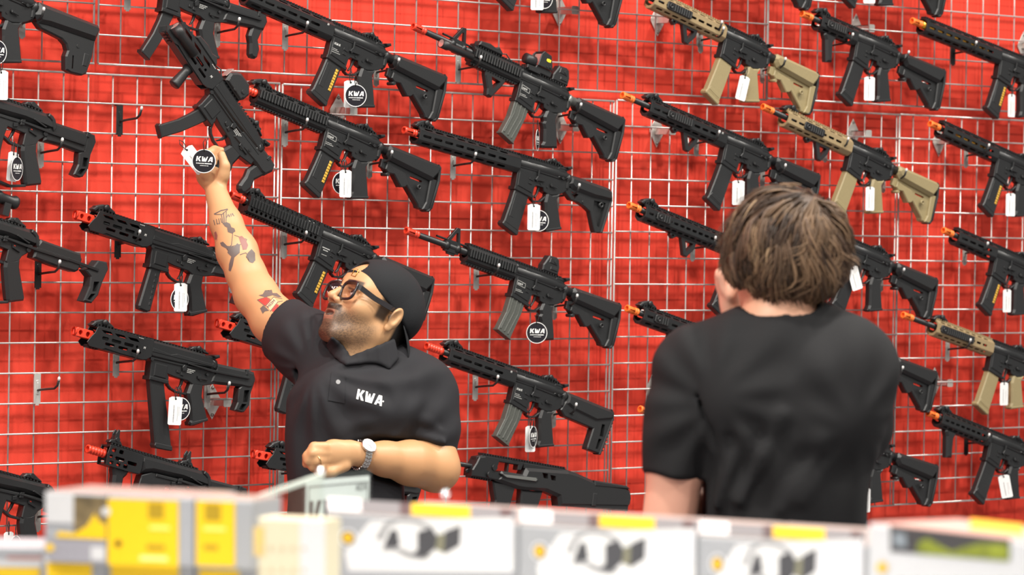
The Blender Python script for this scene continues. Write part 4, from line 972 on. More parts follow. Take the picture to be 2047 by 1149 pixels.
# head: X forward, Y to his left, Z up, origin between the ears
psi=math.radians(34); the=math.radians(30)
f0=np.array([-math.cos(psi),0,math.sin(psi)]); hf=math.cos(the)*f0+math.sin(the)*np.array([0,1,0]); hu=math.cos(the)*np.array([0,1,0])-math.sin(the)*f0; hl=np.cross(hu,hf)
HS=1.02
HO=J(776,635,.07)-hl*.070*HS
def h2c(p): p=np.asarray(p,float)*HS; return HO+p[...,0:1]*hf+p[...,1:2]*hl+p[...,2:3]*hu
H=Field((-.135,-.11,-.205),(.155,.11,.15),.0022)
H.ell((-.006,0,.044),(.098,.077,.088)); H.ell((.040,0,-.012),(.062,.064,.085),k=.03); H.ell((.05,0,.05),(.05,.062,.045),k=.03)
for s in (-1,1):
    H.cone((.0,s*.052,-.045),(.078,s*.022,-.086),.017,.017,k=.03); H.ell((.063,s*.046,-.012),(.03,.026,.026),k=.02)
    H.cone((.092,s*.008,.036),(.070,s*.05,.034),.010,.009,k=.014)
H.ell((.086,0,-.088),(.020,.026,.017),k=.02); H.ell((.088,0,-.045),(.026,.032,.030),k=.02)
H.cone((-.03,0,-.03),(-.055,0,-.19),.060,.056,k=.03); H.cone((.01,0,-.05),(-.012,.0,-.18),.045,.046,k=.03)
for s in (-1,1):
    H.ell((.094,s*.033,.013),(.016,.019,.013),op='-',k=.012)
    H.ell((.083,s*.032,.013),(.0125,.015,.0125),k=.003)
    H.cone((.094,s*.018,.021),(.088,s*.047,.021),.0038,.0035,k=.004); H.cone((.092,s*.02,.003),(.087,s*.045,.004),.0035,.003,k=.004)
H.cone((.098,0,.030),(.121,0,-.006),.0075,.0088,k=.012); H.ell((.123,0,-.010),(.0095,.0095,.0085),k=.006)
for s in (-1,1):
    H.ell((.110,s*.0135,-.0155),(.011,.0085,.008),k=.006); H.ell((.115,s*.007,-.0235),(.006,.004,.004),op='-',k=.003)
for q_ in (-1,1):
    H.cone((.093,q_*.024,-.0415),(.1050,0,-.037),.0052,.0058,k=.006); H.cone((.091,q_*.022,-.060),(.1005,0,-.0625),.0058,.0066,k=.006)
    H.cone((.098,q_*.022,-.033),(.1125,q_*.004,-.030),.0052,.0062,k=.006)
H.ell((.108,0,-.0495),(.019,.019,.0062),op='-',k=.003)
for s in (-1,1):                                # ears
    R=Matrix.Rotation(s*math.radians(-22),3,'Z')@Matrix.Rotation(math.radians(12),3,'Y'); R=np.array(R)
    c=(-.012,s*.082,.004); H.ell(c,(.0195,.0075,.030),R,k=.006); H.ell((-.008,s*.092,.003),(.011,.009,.018),R,op='-',k=.004); H.ell((-.016,s*.091,.018),(.009,.006,.011),R,op='-',k=.004)
    H.ell((-.004,s*.081,-.024),(.009,.006,.010),k=.004); H.ell((.004,s*.082,.0),(.004,.005,.006),k=.003)
P,Q=H.mesh(); P=relax(P,Q,1,.4)
x,y,z=P.T; ay=np.abs(y)
col=np.tile(BASE,(len(P),1))
def blend(c,m,t): return c*(1-m[:,None])+np.asarray(t)*m[:,None]
col=blend(col,.2*smooth01(x,.07,.12)*smooth01(-z,-.02,.03),PINK)
rng=np.random.RandomState(2); nz=rng.rand(len(P))
beard=smooth01(-z,.018,.05)*smooth01(x,-.005,.03)*(1-.55*smooth01(-z,.095,.125)); beard*=(.62+.38*smooth01(x,.05,.1))
col=blend(col,np.clip(beard*(.65+.6*nz),0,.88),np.array((.062,.043,.033)))
mou=smooth01(x,.092,.104)*smooth01(-z,.021,.026)*(1-smooth01(-z,.0385,.0415))*(1-smooth01(ay,.026,.036)); col=blend(col,np.clip(mou*(.8+.3*nz),0,.97),np.array((.02,.012,.009)))
goa=smooth01(x,.085,.10)*smooth01(-z,.070,.076)*(1-smooth01(-z,.100,.112))*(1-smooth01(ay,.018,.032)); col=blend(col,np.clip(goa*.75*(.6+.5*nz),0,.9),np.array((.03,.018,.012)))
lip=smooth01(x,.098,.104)*(1-smooth01(np.abs(-z-.0515),.012,.015))*(1-smooth01(ay,.018,.024)); col=blend(col,lip*.45*(-z>.0405),np.array(srgb(180,122,102)))
mth=smooth01(x,.088,.098)*(1-smooth01(np.abs(-z-.0495),.005,.0065))*(1-smooth01(ay,.016,.02))*(1-smooth01(x,.100,.104)); col=blend(col,mth,np.array((.22,.12,.10))); tee=mth*(-z<.0478); col=blend(col,tee,np.array((.62,.58,.5)))
brow=smooth01(x,.06,.075)*(1-smooth01(np.abs(z-.0375-.05*(ay-.03)),.0045,.008))*smooth01(ay,.008,.014)*(1-smooth01(ay,.05,.056)); col=blend(col,brow*.9,HAIR*2)
lash=smooth01(x,.080,.086)*(1-smooth01(np.abs(z-.0225),.0016,.003))*smooth01(ay,.014,.019)*(1-smooth01(ay,.047,.052)); col=blend(col,lash*.85,HAIR)
side=smooth01(-x,-.042,-.030)*smooth01(ay,.050,.060)*smooth01(z,-.024,-.010)*(1-smooth01(-x,-.008,.0)); col=blend(col,side*.92,HAIR*1.4)
hair=smooth01(-x,.026,.036)*(smooth01(z,-.075,-.055)); hair=np.maximum(hair,smooth01(-x,-.02,.0)*smooth01(z,.02,.03)*(ay<.085)); hair*=((ay<.0775)|(x<-.04)); col=blend(col,hair,HAIR)
hair2=smooth01(-x,.02,.045)*(1-smooth01(-z,.085,.12))*smooth01(-z,.03,.05); col=blend(col,np.clip(hair2*(.4+.5*nz),0,.85),HAIR*2)
HEADW=(h2c(P),Q,col)
# skin of the arms (one mesh with the head below)
A=Field(J(370,980,-.45)-.06,J(940,280,.35)+.06,.0042)
sh=J(612,690,-.06); el=J(492,548,-.26); wr=J(433,388,-.40)
A.chain([sh,J(548,640,-.16),J(512,590,-.225),el],[.058,.056,.052,.046],k=.02); A.chain([el,J(474,503,-.30),J(452,446,-.35),wr],[.047,.049,.038,.0285],k=.02)
A.ell(J(428,362,-.42),(.030,.036,.020),k=.015)                       # palm heel of the raised hand
A.ell(J(412,350,-.43),(.026,.030,.020),k=.015); A.cone(J(436,372,-.41),J(447,346,-.40),.017,.016,k=.012)
A.chain([J(446,352,-.40),J(450,332,-.395),J(443,309,-.40)],[.0155,.0125,.0105],k=.006)    # thumb
for i,(a,b) in enumerate([((404,352),(398,336)),((408,345),(402,326)),((412,338),(407,317)),((418,334),(413,310))]):
    A.chain([J(*a,-.42-.004*i),J(b[0]-1,b[1]-2,-.462),J(b[0]+16,b[1]-12,-.476),J(b[0]+30,b[1]-10,-.462)],[.0115,.0105,.0095,.008],k=.005)
ls=J(852,800,-.02); le=J(872,936,.03); lw=J(728,910,.17)
A.chain([ls,J(862,870,0),le],[.06,.056,.052],k=.02); A.ell(J(876,946,.03),(.026,.028,.03),k=.015)
A.chain([le,J(820,925,.09),J(770,917,.135),lw],[.056,.051,.039,.031],k=.02)
A.ell(J(697,905,.19),(.040,.031,.022),k=.015); A.ell(J(668,906,.20),(.036,.034,.021),k=.012)
for pts in ([(650,893,.215),(628,893,.225),(614,911,.225),(611,928,.215)],[(650,905,.215),(626,906,.235),(617,921,.23),(624,934,.215)],[(652,918,.21),(632,921,.232),(626,933,.225),(634,941,.212)],[(656,930,.20),(640,934,.22),(638,944,.212),(648,947,.2)]):
    A.chain([J(*q) for q in pts],[.0125,.0118,.0108,.0085],k=.005)
A.chain([J(690,930,.2),J(664,944,.21),J(648,948,.205)],[.015,.012,.0095],k=.006)
PA,QA=A.mesh(); PA=relax(PA,QA,1,.4)
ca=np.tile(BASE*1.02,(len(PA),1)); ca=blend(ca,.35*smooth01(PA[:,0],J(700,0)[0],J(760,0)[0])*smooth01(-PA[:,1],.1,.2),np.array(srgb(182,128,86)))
HP,HQ,HC=HEADW
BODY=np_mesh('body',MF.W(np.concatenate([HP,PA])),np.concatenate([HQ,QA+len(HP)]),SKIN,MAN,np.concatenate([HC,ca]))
# polo shirt
S=Field(J(500,1180,-.34)-.02,J(930,560,.25)+.02,.0048)
yaw=math.radians(-33); RY=np.array([[math.cos(yaw),0,math.sin(yaw)],[0,1,0],[-math.sin(yaw),0,math.cos(yaw)]])
S.ell(J(712,850,0),(.185,.19,.128),RY,k=.05); S.ell(J(712,985,.01),(.172,.22,.135),RY,k=.06); S.ell(J(715,1110,.0),(.172,.2,.135),RY,k=.06)
S.cone(J(645,715,-.05),J(825,770,-.01),.078,.085,k=.05); S.cone(J(742,725,-.02),J(620,690,-.06),.05,.07,k=.05); S.cone(J(752,725,-.02),J(850,795,-.02),.05,.075,k=.04)
S.ell(J(690,800,.09),(.10,.08,.05),RY,k=.05); S.ell(J(775,815,.09),(.085,.08,.05),RY,k=.05)
S.chain([J(650,715,-.05),J(606,686,-.08),J(566,657,-.14),J(535,637,-.19)],[.085,.078,.072,.074],k=.035)
SL=[J(846,795,-.02),J(858,850,0),J(862,905,.01)]; S.chain(SL,[.078,.068,.064],k=.03)
fold=lambda a,b,r,k=.014:S.cone(J(*a),J(*b),r,r*.5,k)
for a,b,r in [((640,735,.04),(605,835,.075),.016),((655,760,.07),(640,960,.135),.014),((690,770,.11),(770,960,.15),.012),((612,770,.04),(612,980,.10),.013),((800,850,.10),(745,945,.15),.012),((590,690,-.02),(640,660,-.01),.014),((575,650,-.06),(630,720,.02),.014),((560,690,-.06),(640,740,.03),.013),((830,830,.075),(880,860,.07),.010),((815,860,.07),(890,885,.075),.009),((640,850,.11),(700,1000,.15),.012),((720,780,.12),(800,900,.12),.010)]: fold(a,b,r)
for a,b,r in [((668,730,.05),(640,900,.14),.010),((600,720,.0),(588,900,.06),.010)]: S.cone(J(*a),J(*b),r,r*.6,k=.012,op='-')
X,Y,Z=S.pts((slice(None),)*3); c0=J(628,735,.0); rr_=np.sqrt((X-c0[0])**2+(Y-c0[1])**2)+0*Z; ph_=np.arctan2(Y-c0[1],X-c0[0]); front=smooth01(Z,-.06,.03)
S.F+=(.0036*front*smooth01(rr_,.03,.10)*(1-smooth01(rr_,.28,.40))*np.sin(15*ph_+2.2*np.sin(13*rr_)+1.3*np.sin(4*ph_))).astype(np.float32)
c1=J(800,860,.05); r1=np.sqrt((X-c1[0])**2+(Y-c1[1])**2)+0*Z; p1=np.arctan2(Y-c1[1],X-c1[0]); S.F+=(.0030*front*smooth01(r1,.045,.09)*(1-smooth01(r1,.11,.2))*np.sin(10*p1+1.5*np.sin(30*r1))).astype(np.float32)
hemr=J(568,652,-.14); S.cut(hemr,np.array([-.93,.42,-.55]),k=.003)
q=J(862,903,.01)
hp_=J(857,899,.0); pl_=-((X-hp_[0])*-.36+(Y-hp_[1])*-.93)+0*Z; S.mix((slice(None),)*3,np.maximum(np.maximum(pl_,J(806,0)[0]-X),(J(0,1010)[1]-Y)+0*X),.003,'-')
S.cone(J(838,930,.075),J(728,910,.17),.060,.05,op='-',k=.006)
S.ell(h2c((-.03,0,-.13)),(.062,.05,.06),k=.006,op='-')
PS,QS=S.mesh(); PS=relax(PS,QS,2,.5)
SHIRT=np_mesh('polo_shirt',MF.W(PS),QS,SHB,MAN)
def wtube(name,pts,r,m,parent,n=8,fr=MF):
    bm=bmesh.new(); W=[Vector(fr.W(np.array(p)))-Vector(parent.location) for p in pts]; tube(bm,W,r,n); return obj(name,bm,m,parent)
def wslab(bm,pts2,O,ex,ey,ez,t,fr=MF,parent=MAN,c=0):   # polygon in metres in a frame of the figure
    O,ex,ey,ez=[np.asarray(q) for q in (O,ex,ey,ez)]
    def M(a,b,d):
        w=fr.W(O+ex*a+ey*b+ez*d)-np.array(parent.location); return w*1.
    slab(bm,pts2,t,0,c,M=M,s=1.)
# collar: two flaps laid round the neck
tS=tree(SHIRT); tB=tree(BODY)
def hitz(px,py,lift):
    d=(FW+RT*((px-1023.5)/F_PX)-UP*((py-574.5)/F_PX)).normalized(); hs=[h for h in (tS.ray_cast(CAM,d),tB.ray_cast(CAM,d)) if h[0] is not None]
    P_=min(hs,key=lambda h:h[3])[0]-d*lift-MF.O; return np.array([P_.dot(RT),P_.dot(UP),-P_.dot(FW)])
K=Field(J(640,770,-.12),J(830,640,.26),.0024)
for U_,L_ in (([(697,717),(715,710),(735,702),(755,694),(772,687),(786,680)],[(700,726),(718,724),(738,722),(758,724),(777,734),(794,716)]),([(697,717),(692,705),(684,694),(674,684),(664,676)],[(693,727),(684,722),(672,712),(663,702),(655,690)])):
    gu=[hitz(*q,.007) for q in U_]; gl=[hitz(*q,.007) for q in L_]
    for a,b,c,d_ in zip(gu,gu[1:],gl,gl[1:]):
        for w_ in np.linspace(0,1,10): K.cone(a*(1-w_)+c*w_,b*(1-w_)+d_*w_,.0042,.0042,k=.005)
PK,QK=K.mesh(); PK=relax(PK,QK,2,.5); np_mesh('collar',MF.W(PK),QK,SHB,MAN)
bm_=None
decal('placket',[[(663,742),(690,748),(689,806),(656,800)]],tS,SHB,MAN,.0022)
for i,(px,py) in enumerate(((676,763),(687,722))):
    decal('button',[circ(px,py,4.6,12)],tS,mat('button_grey',(.12,.12,.125),.4),MAN,.0036,3)
ps,wd=glyphs('KWA')
decal('shirt_logo',[[(712+(a*.92+.22*b)*16.5, 797+a*4.4-b*20) for a,b in p] for p in ps]+[circ(766,802,1.6,8)],tS,WHT,MAN,.0016)
# glasses
GLB=mat('black_acetate',(.02,.018,.02),.22); LNS=thin_glass('lens',(.96,.91,.91),.04); 
def hp(x,y,z): return h2c((x,y,z))
GL=empty('glasses',MAN.location); GL.parent=MAN; GL.location=(0,0,0)
def gpt(p): return Vector(MF.W(p))-Vector(MAN.location)
for s in (-1,1):
    bm=bmesh.new(); c=(.109,s*.0375,.012); loop=[]
    for t in np.linspace(0,2*math.pi,25)[:-1]:
        ct,st=math.cos(t),math.sin(t); yy=.0300*np.sign(ct)*abs(ct)**.6; zz=.0232*np.sign(st)*abs(st)**.6
        loop.append(hp(c[0]-.10*(abs(c[1]+yy))*.16-.12*zz*-.2, c[1]+yy, c[2]+zz))
    loop=loop+[loop[0],loop[1]]
    tube(bm,[gpt(p) for p in loop],.0036,6,caps=False); obj('lens_frame',bm,GLB,MAN)
    bm=bmesh.new(); vs=[bm.verts.new(gpt(p)) for p in loop[:24]]; bm.faces.new(vs); r_=bmesh.ops.extrude_face_region(bm,geom=bm.faces[:]); bmesh.ops.translate(bm,verts=[v for v in r_['geom'] if isinstance(v,bmesh.types.BMVert)],vec=gpt(h2c((.0015,0,0)))-gpt(h2c((0,0,0)))); obj('lens',bm,LNS,MAN)
    bm=bmesh.new()
    a=[(.1085,s*.063,.022),(.101,s*.073,.022),(.06,s*.081,.017),(.012,s*.084,.019),(-.006,s*.078,.020)]
    pr=None
    for p in a:
        q4=[bm.verts.new(gpt(h2c((p[0]+0,p[1]+dy,p[2]+dz)))) for dy,dz in ((-.0016,-.0062),(.0016,-.0062),(.0016,.0062),(-.0016,.0062))]
        if pr:
            for i in range(4): bm.faces.new((pr[i],pr[(i+1)%4],q4[(i+1)%4],q4[i]))
        pr=q4
    obj('temple_arm',bm,GLB,MAN)
bm=bmesh.new(); tube(bm,[gpt(h2c(p)) for p in ((.1095,-.010,.018),(.114,0,.021),(.1095,.010,.018))],.0028,6); obj('glasses_bridge',bm,GLB,MAN)
bpy.data.objects.remove(GL)
EYW=mat('eye_white',(.6,.56,.52),.2); IRS=mat('iris',(.02,.012,.008),.15)
for s in (-1,1):
    bm=bmesh.new(); bmesh.ops.create_uvsphere(bm,u_segments=16,v_segments=10,radius=.0128*HS,matrix=Matrix.Translation(gpt(h2c((.0845,s*.032,.0135)))))
    for f in bm.faces: f.smooth=True
    e=obj('eyeball',bm,EYW,MAN); bm=bmesh.new(); bmesh.ops.create_uvsphere(bm,u_segments=12,v_segments=8,radius=.0062*HS,matrix=Matrix.Translation(gpt(h2c((.0925,s*.0325,.0155)))))
    obj('iris',bm,IRS,e)
# cap worn back to front
CAPM=mat('black_cotton_cap',(.018,.019,.021),.85,bump=.5,scale=700,spec=.2)
CP=Field((-.16,-.115,-.08),(.14,.115,.19),.003)
CP.ell((-.010,0,.048),(.102,.083,.093)); CP.ell((.03,0,.062),(.066,.072,.058),k=.03); CP.ell((-.052,0,.03),(.056,.072,.06),k=.03)
X,Y,Z=CP.pts((slice(None),)*3); CP.mix((slice(None),)*3,(Z-(.021+.34*X))+0*Y,.004,'-')
# seams
CP.ell((-.006,0,.044),(.0985,.0775,.0885),op='-',k=.002); CP.ell((.088,0,.084),(.045,.027,.020),op='-',k=.004)
PC,QC=CP.mesh(); PC=relax(PC,QC,2,.5); np_mesh('cap',MF.W(h2c(PC)),QC,CAPM,MAN)
bm=bmesh.new(); pr=None
for t in np.linspace(-1,1,15):
    p=[(.0965+.004-.030*t*t*.55,t*.045,.062-.012*t*t+dz) for dz in (-.009,.008)]
    q2=[bm.verts.new(gpt(h2c(p[0]))),bm.verts.new(gpt(h2c(p[1])))]
    if pr: bm.faces.new((pr[0],q2[0],q2[1],pr[1]))
    pr=q2
r_=bmesh.ops.extrude_face_region(bm,geom=bm.faces[:]); bmesh.ops.translate(bm,verts=[v for v in r_['geom'] if isinstance(v,bmesh.types.BMVert)],vec=gpt(h2c((.003,0,0)))-gpt(h2c((0,0,0)))); obj('cap_strap',bm,CAPM,MAN)
bm=bmesh.new(); lp=[(.1045,.010,.053),(.1045,.010,.072),(.1025,.026,.070),(.1025,.026,.052)]; lp+=lp[:1]; tube(bm,[gpt(h2c(p)) for p in lp],.0012,6); obj('cap_buckle',bm,mat('brass_buckle',srgb(200,160,80),.3,metal=1.),MAN)
bm=bmesh.new(); rows=[]                         # brim hanging down the nape
for v in np.linspace(0,1,8):
    row=[]
    for t in np.linspace(-1,1,15):
        b0=h2c((-.092+.050*t*t,t*.074,.004)); d=unit(np.array([.06,-1,-.05])); p=b0+d*(.112*v*math.sqrt(max(0,1-t*t*.55)))-hf*.010*math.sin(v*2.)
        row.append(bm.verts.new(gpt(p)))
    rows.append(row)
for r0,r1 in zip(rows,rows[1:]):
    for i in range(14): f=bm.faces.new((r0[i],r0[i+1],r1[i+1],r1[i])); f.smooth=True
r_=bmesh.ops.extrude_face_region(bm,geom=bm.faces[:]); bmesh.ops.translate(bm,verts=[v for v in r_['geom'] if isinstance(v,bmesh.types.BMVert)],vec=gpt(h2c((-.004,0,0)))-gpt(h2c((0,0,0)))); obj('cap_brim',bm,CAPM,MAN)
# watch and ring
WST=mat('watch_steel',(.7,.68,.64),.25,metal=1.); wc=J(722,910,.172); wx=unit(J(770,917,.135)-J(697,905,.19)); wn=unit(np.array([-.25,.52,.75])); wn=unit(wn-wx*(wn@wx)); wv=np.cross(wx,wn)
bm=bmesh.new()
for i in range(26):
    t0=2*math.pi*i/26
    for j in (-1,0,1):
        c=wc+(wn*math.cos(t0)+wv*math.sin(t0))*.0345; ex=wx; ey=-wn*math.sin(t0)+wv*math.cos(t0); ez=wn*math.cos(t0)+wv*math.sin(t0)
        wslab(bm,rrect(-.0028+j*.006,.0028+j*.006,-.0036+(.002 if j==0 else 0),.0036+(.002 if j==0 else 0),.0006),c,ex,ey,ez,.003)
o=obj('watch_bracelet',bm,WST,MAN); o['kind']='stuff'
bm=bmesh.new(); cw=wc+wn*.036; lathe(bm,[(-4,0),(-4,18),(3,19.5),(5,17.5),(4,16.5),(4,0)],Vector(gpt(cw))*1000,Vector(gpt(cw+wn)-gpt(cw)),28); WB=obj('watch_case',bm,WST,MAN)
bm=bmesh.new(); lathe(bm,[(4.2,0),(4.2,16.4)],Vector(gpt(cw))*1000,Vector(gpt(cw+wn)-gpt(cw)),24); obj('watch_dial',bm,mat('pale_dial',(.75,.76,.8),.3),WB)
bm=bmesh.new()
for a,b in (((0,0),(.004,.010)),((0,0),(-.007,.001))): tube(bm,[gpt(cw+wn*.0046+wx*a[0]+wv*a[1]),gpt(cw+wn*.0046+wx*b[0]+wv*b[1])],.0006,5)
obj('watch_hand',bm,IRS,WB)['kind']='stuff'
bm=bmesh.new(); rc=J(636,919,.2315); rx=unit(J(626,931,.226)-J(652,918,.21)); ra,rb=[np.array(q) for q in basis(rx)]
tube(bm,[gpt(rc+(ra*math.cos(t)+rb*math.sin(t))*.0125) for t in np.linspace(0,2*math.pi,21)],.0014,6,caps=False); obj('ring',bm,mat('gold_ring',(.8,.6,.3),.2,metal=1.),MAN)
# trousers, only to stand on the floor behind the boxes
T=Field(MF.J(560,1060)-np.array([.1,1.75,.25]),MF.J(860,1060)+np.array([.1,.1,.25]),.012)
hip=MF.J(712,1150); 
for s in (-1,1):
    a=hip+np.array([s*.09,.02,0]); k_=a+np.array([s*.02,-.42,0]); f_=np.array([a[0]+s*.03,0,a[2]]); 
    fl=-(_b.z-.05)-MF.J(705,1149)[1]*0+MF.J(705,1149)[1]; f_[1]=MF.J(705,1149)[1]-(_b.z-.05)
    T.chain([a,k_,f_],[.115,.085,.07],k=.03); T.ell(f_+np.array([-.03,-.01,.05]),(.05,.045,.12),k=.02)
PT,QT=T.mesh(); np_mesh('trousers',MF.W(PT),QT,mat('dark_trousers',(.02,.02,.024),.9),MAN)

# tattoos on the raised arm
TKG=mat('tattoo_grey',srgb(98,88,84),.5); TKR=mat('tattoo_red',srgb(190,62,54),.5); TKB=mat('tattoo_brown',srgb(140,92,84),.5); TKW=mat('tattoo_bare',srgb(214,176,140),.5)
cr=lambda pts:[(300+a/2.612,260+b/2.612) for a,b in pts]
fig=[]
for pts,wd in (([(335,438),(370,420),(405,412)],2.2),([(338,440),(375,440),(406,414)],1.6),([(372,440),(382,490)],1.6),([(398,425),(396,488)],1.6),([(384,430),(388,490)],2.),([(440,548),(505,570),(498,590),(410,610)],1.2),([(432,535),(425,600),(410,612)],1.4),([(470,650),(500,640),(540,690)],1.6)):
    fig+=stroke(cr(pts),wd)
fig+=[cr(p) for p in ([(378,486),(400,480),(418,488),(424,505),(412,515),(390,502)],[(402,512),(420,505),(440,512),(446,528),(428,540),(406,532)],[(365,588),(380,582),(402,604),(440,608),(455,590),(470,600),(468,640),(440,664),(432,706),(420,738),(410,732),(412,700),(424,660),(404,640),(406,630),(430,640),(434,622),(398,618),(372,604)],[(510,640),(530,620),(548,640),(550,680),(535,694),(518,688),(514,664),(500,660)])]
decal('tattoo',fig,tB,TKG,MAN,.0006,4)['kind']='stuff'
for p in ([(462,556),(480,552),(498,570),(512,600),(504,622),(484,624),(478,600),(470,580)],[(335,535),(344,528),(352,550),(348,580),(340,575)]): decal('tattoo',[cr(p)],tB,TKB,MAN,.0007,4)
lt=[]
for pts in ([(332,470),(338,495)],[(346,465),(350,490),(358,488)],[(358,462),(364,490)],[(368,460),(374,482),(380,480)],[(400,455),(408,440),(414,452),(422,436)],[(424,450),(430,434),(438,448)]): lt+=stroke(cr(pts),1.5)
decal('tattoo',lt,tB,TKG,MAN,.0006,4)['kind']='stuff'
decal('tattoo',[cr(p) for p in ([(560,886),(608,870),(626,880),(640,905),(632,930),(612,925),(600,915)],[(636,925),(655,905),(672,912),(668,935),(650,950),(636,944)])],tB,TKR,MAN,.0007,4)
lf=[cr(p) for p in ([(566,862),(588,856),(600,836),(612,848),(636,834),(640,850),(662,850),(688,872),(670,872),(640,862),(600,872)],[(574,930),(590,915),(604,925),(622,942),(600,945),(588,958)],[(652,950),(664,940),(658,975),(650,985)])]
lf+=stroke(cr([(560,886),(608,870),(640,905),(600,918),(560,886)]),1.2)+stroke(cr([(604,915),(646,870),(690,880)]),1.2)+stroke(cr([(628,946),(668,896),(692,892)]),1.2)
decal('tattoo',lf,tB,TKG,MAN,.0008,4)['kind']='stuff'
decal('tattoo',[cr([(606,918),(646,874),(666,894),(628,942)])],tB,TKW,MAN,.0009,4)
pm,_=glyphs('MOM'); ux,uy=.70,-.72; vx,vy=-.62,-.56
decal('tattoo',[cr([(618+(a*ux*17.)-(b*vx*-16.)*1.0, 930+a*uy*17.+b*vy*18.) for a,b in p]) for p in pm],tB,TKG,MAN,.0012,4)
# ---------------------------------------------------------------- the boy seen from behind
BF=Frame(1560,760,6.7); J=BF.J
_b=atd(1560,1149,6.7); BOY=tag(empty('person',(_b.x,_b.y,0)),'brown-haired boy in a black T-shirt seen from behind, fist at his chin','person')
B=Field(J(1230,1180,-.3)-.05,J(1760,380,.2)+.05,.0045)
B.ell(J(1576,500,-.01),(.078,.108,.095)); B.ell(J(1560,560,-.05),(.066,.06,.07),k=.03); B.ell(J(1510,588,-.075),(.032,.045,.045),k=.025)
B.cone(J(1560,570,-.02),J(1556,668,.0),.062,.066,k=.03); B.cone(J(1556,650,0),J(1450,705,.01),.05,.05,k=.03); B.cone(J(1556,650,0),J(1660,700,.01),.05,.05,k=.03)
B.ell(J(1492,572,-.045),(.010,.026,.018),k=.008)
B.chain([J(1385,745,.0),J(1352,930,.02),J(1330,1100,.01)],[.055,.052,.05],k=.02)
B.chain([J(1330,1100,.01),J(1400,960,-.16),J(1470,690,-.19),J(1474,640,-.175)],[.045,.042,.032,.026],k=.02)
B.ell(J(1462,598,-.175),(.024,.042,.027),k=.015); B.ell(J(1452,566,-.18),(.022,.024,.026),k=.012)
for i,z in enumerate((-.155,-.175,-.195,-.213)):
    B.chain([J(1452,580,z),J(1442,548+i*2,z),J(1462,540+i*3,z-.01),J(1478,556+i*3,z-.012)],[.012,.0125,.0115,.009],k=.005)
B.chain([J(1462,590,-.15),J(1476,560,-.15),J(1482,540,-.16)],[.013,.0115,.009],k=.006)
PB,QB=B.mesh(); PB=relax(PB,QB,2,.5)
cb=np.tile(np.array(srgb(226,172,142)),(len(PB),1)); hd=smooth01(PB[:,0],J(1440,0)[0],J(1500,0)[0]); cb=blend(cb,.35*(1-hd),np.array(srgb(228,170,158)))
np_mesh('body',BF.W(PB),QB,SKIN,BOY,cb)
S=Field(J(1230,1200,-.3)-.03,J(1810,600,.25)+.03,.005)
S.ell(J(1572,800,.0),(.185,.20,.115),k=.05); S.ell(J(1562,960,.0),(.158,.26,.118),k=.06); S.ell(J(1552,1120,.0),(.152,.25,.118),k=.06)
S.cone(J(1400,742,.0),J(1705,735,.0),.078,.078,k=.05); S.cone(J(1545,682,.005),J(1395,728,.0),.05,.068,k=.04); S.cone(J(1575,682,.005),J(1700,722,.0),.05,.068,k=.04)
S.ell(J(1480,800,.045),(.09,.12,.085),k=.05); S.ell(J(1660,800,.045),(.09,.12,.085),k=.05)
S.chain([J(1388,745,0),J(1362,840,.02),J(1346,940,.025)],[.077,.068,.060],k=.02)
S.chain([J(1702,745,0),J(1712,850,-.06),J(1680,930,-.14)],[.07,.06,.055],k=.04)
for a,b,r in [((1420,740,.08),(1500,900,.115),.013),((1440,720,.075),(1640,870,.125),.010),((1500,700,.08),(1700,800,.10),.010),((1480,870,.115),(1430,1010,.10),.014),((1560,830,.125),(1480,1000,.12),.013),((1640,900,.12),(1560,1020,.125),.012),((1395,790,.075),(1425,900,.095),.010),((1690,860,.09),(1600,1000,.12),.011)]: S.cone(J(*a),J(*b),r,r*.4,k=.022)
for a,b,r in [((1400,790,.085),(1432,930,.11),.009),((1455,880,.125),(1415,1020,.11),.010),((1520,880,.135),(1450,1030,.13),.008),((1600,900,.14),(1520,1020,.135),.008)]: S.cone(J(*a),J(*b),r*.6,r*.3,k=.018,op='-')
X,Y,Z=S.pts((slice(None),)*3); hc=J(1345,955,.03); hn=unit(J(1330,1100,.02)-J(1375,780,0)); reg=np.sqrt((X-hc[0])**2+(Y-hc[1]+.08)**2+(Z-hc[2])**2)-.125
pl=-((X-hc[0])*hn[0]+(Y-hc[1])*hn[1]+(Z-hc[2])*hn[2]); tor=X-J(1408,0)[0]
S.mix((slice(None),)*3,np.maximum(np.maximum(reg,pl),tor),.004,'-')
c0=J(1425,800,.05); r0_=np.sqrt((X-c0[0])**2+(Y-c0[1])**2)+0*Z; p0_=np.arctan2(Y-c0[1],X-c0[0]); S.F+=(.0032*smooth01(Z,-.02,.05)*smooth01(r0_,.03,.10)*(1-smooth01(r0_,.26,.38))*np.sin(11*p0_+1.8*np.sin(11*r0_))).astype(np.float32)
c0=J(1705,850,.0); r0_=np.sqrt((X-c0[0])**2+(Y-c0[1])**2)+0*Z; p0_=np.arctan2(Y-c0[1],X-c0[0]); S.F+=(.0028*smooth01(Z,-.02,.05)*smooth01(r0_,.03,.10)*(1-smooth01(r0_,.22,.32))*np.sin(10*p0_+2*np.sin(12*r0_))).astype(np.float32)
S.ell(J(1560,618,.0),(.074,.045,.07),op='-',k=.006)
PS,QS=S.mesh(); PS=relax(PS,QS,2,.5); np_mesh('t_shirt',BF.W(PS),QS,mat('black_jersey',(.014,.014,.015),.85,bump=.4,scale=900,spec=.2),BOY)
bm=bmesh.new(); lp=[]
for t in np.linspace(0,2*math.pi,33):
    lp.append(Vector(BF.W(J(1560,650,0)+np.array([.076*math.cos(t),.012+.010*math.cos(t)**2-.012*math.sin(t),.070*math.sin(t)])))-Vector(BOY.location))
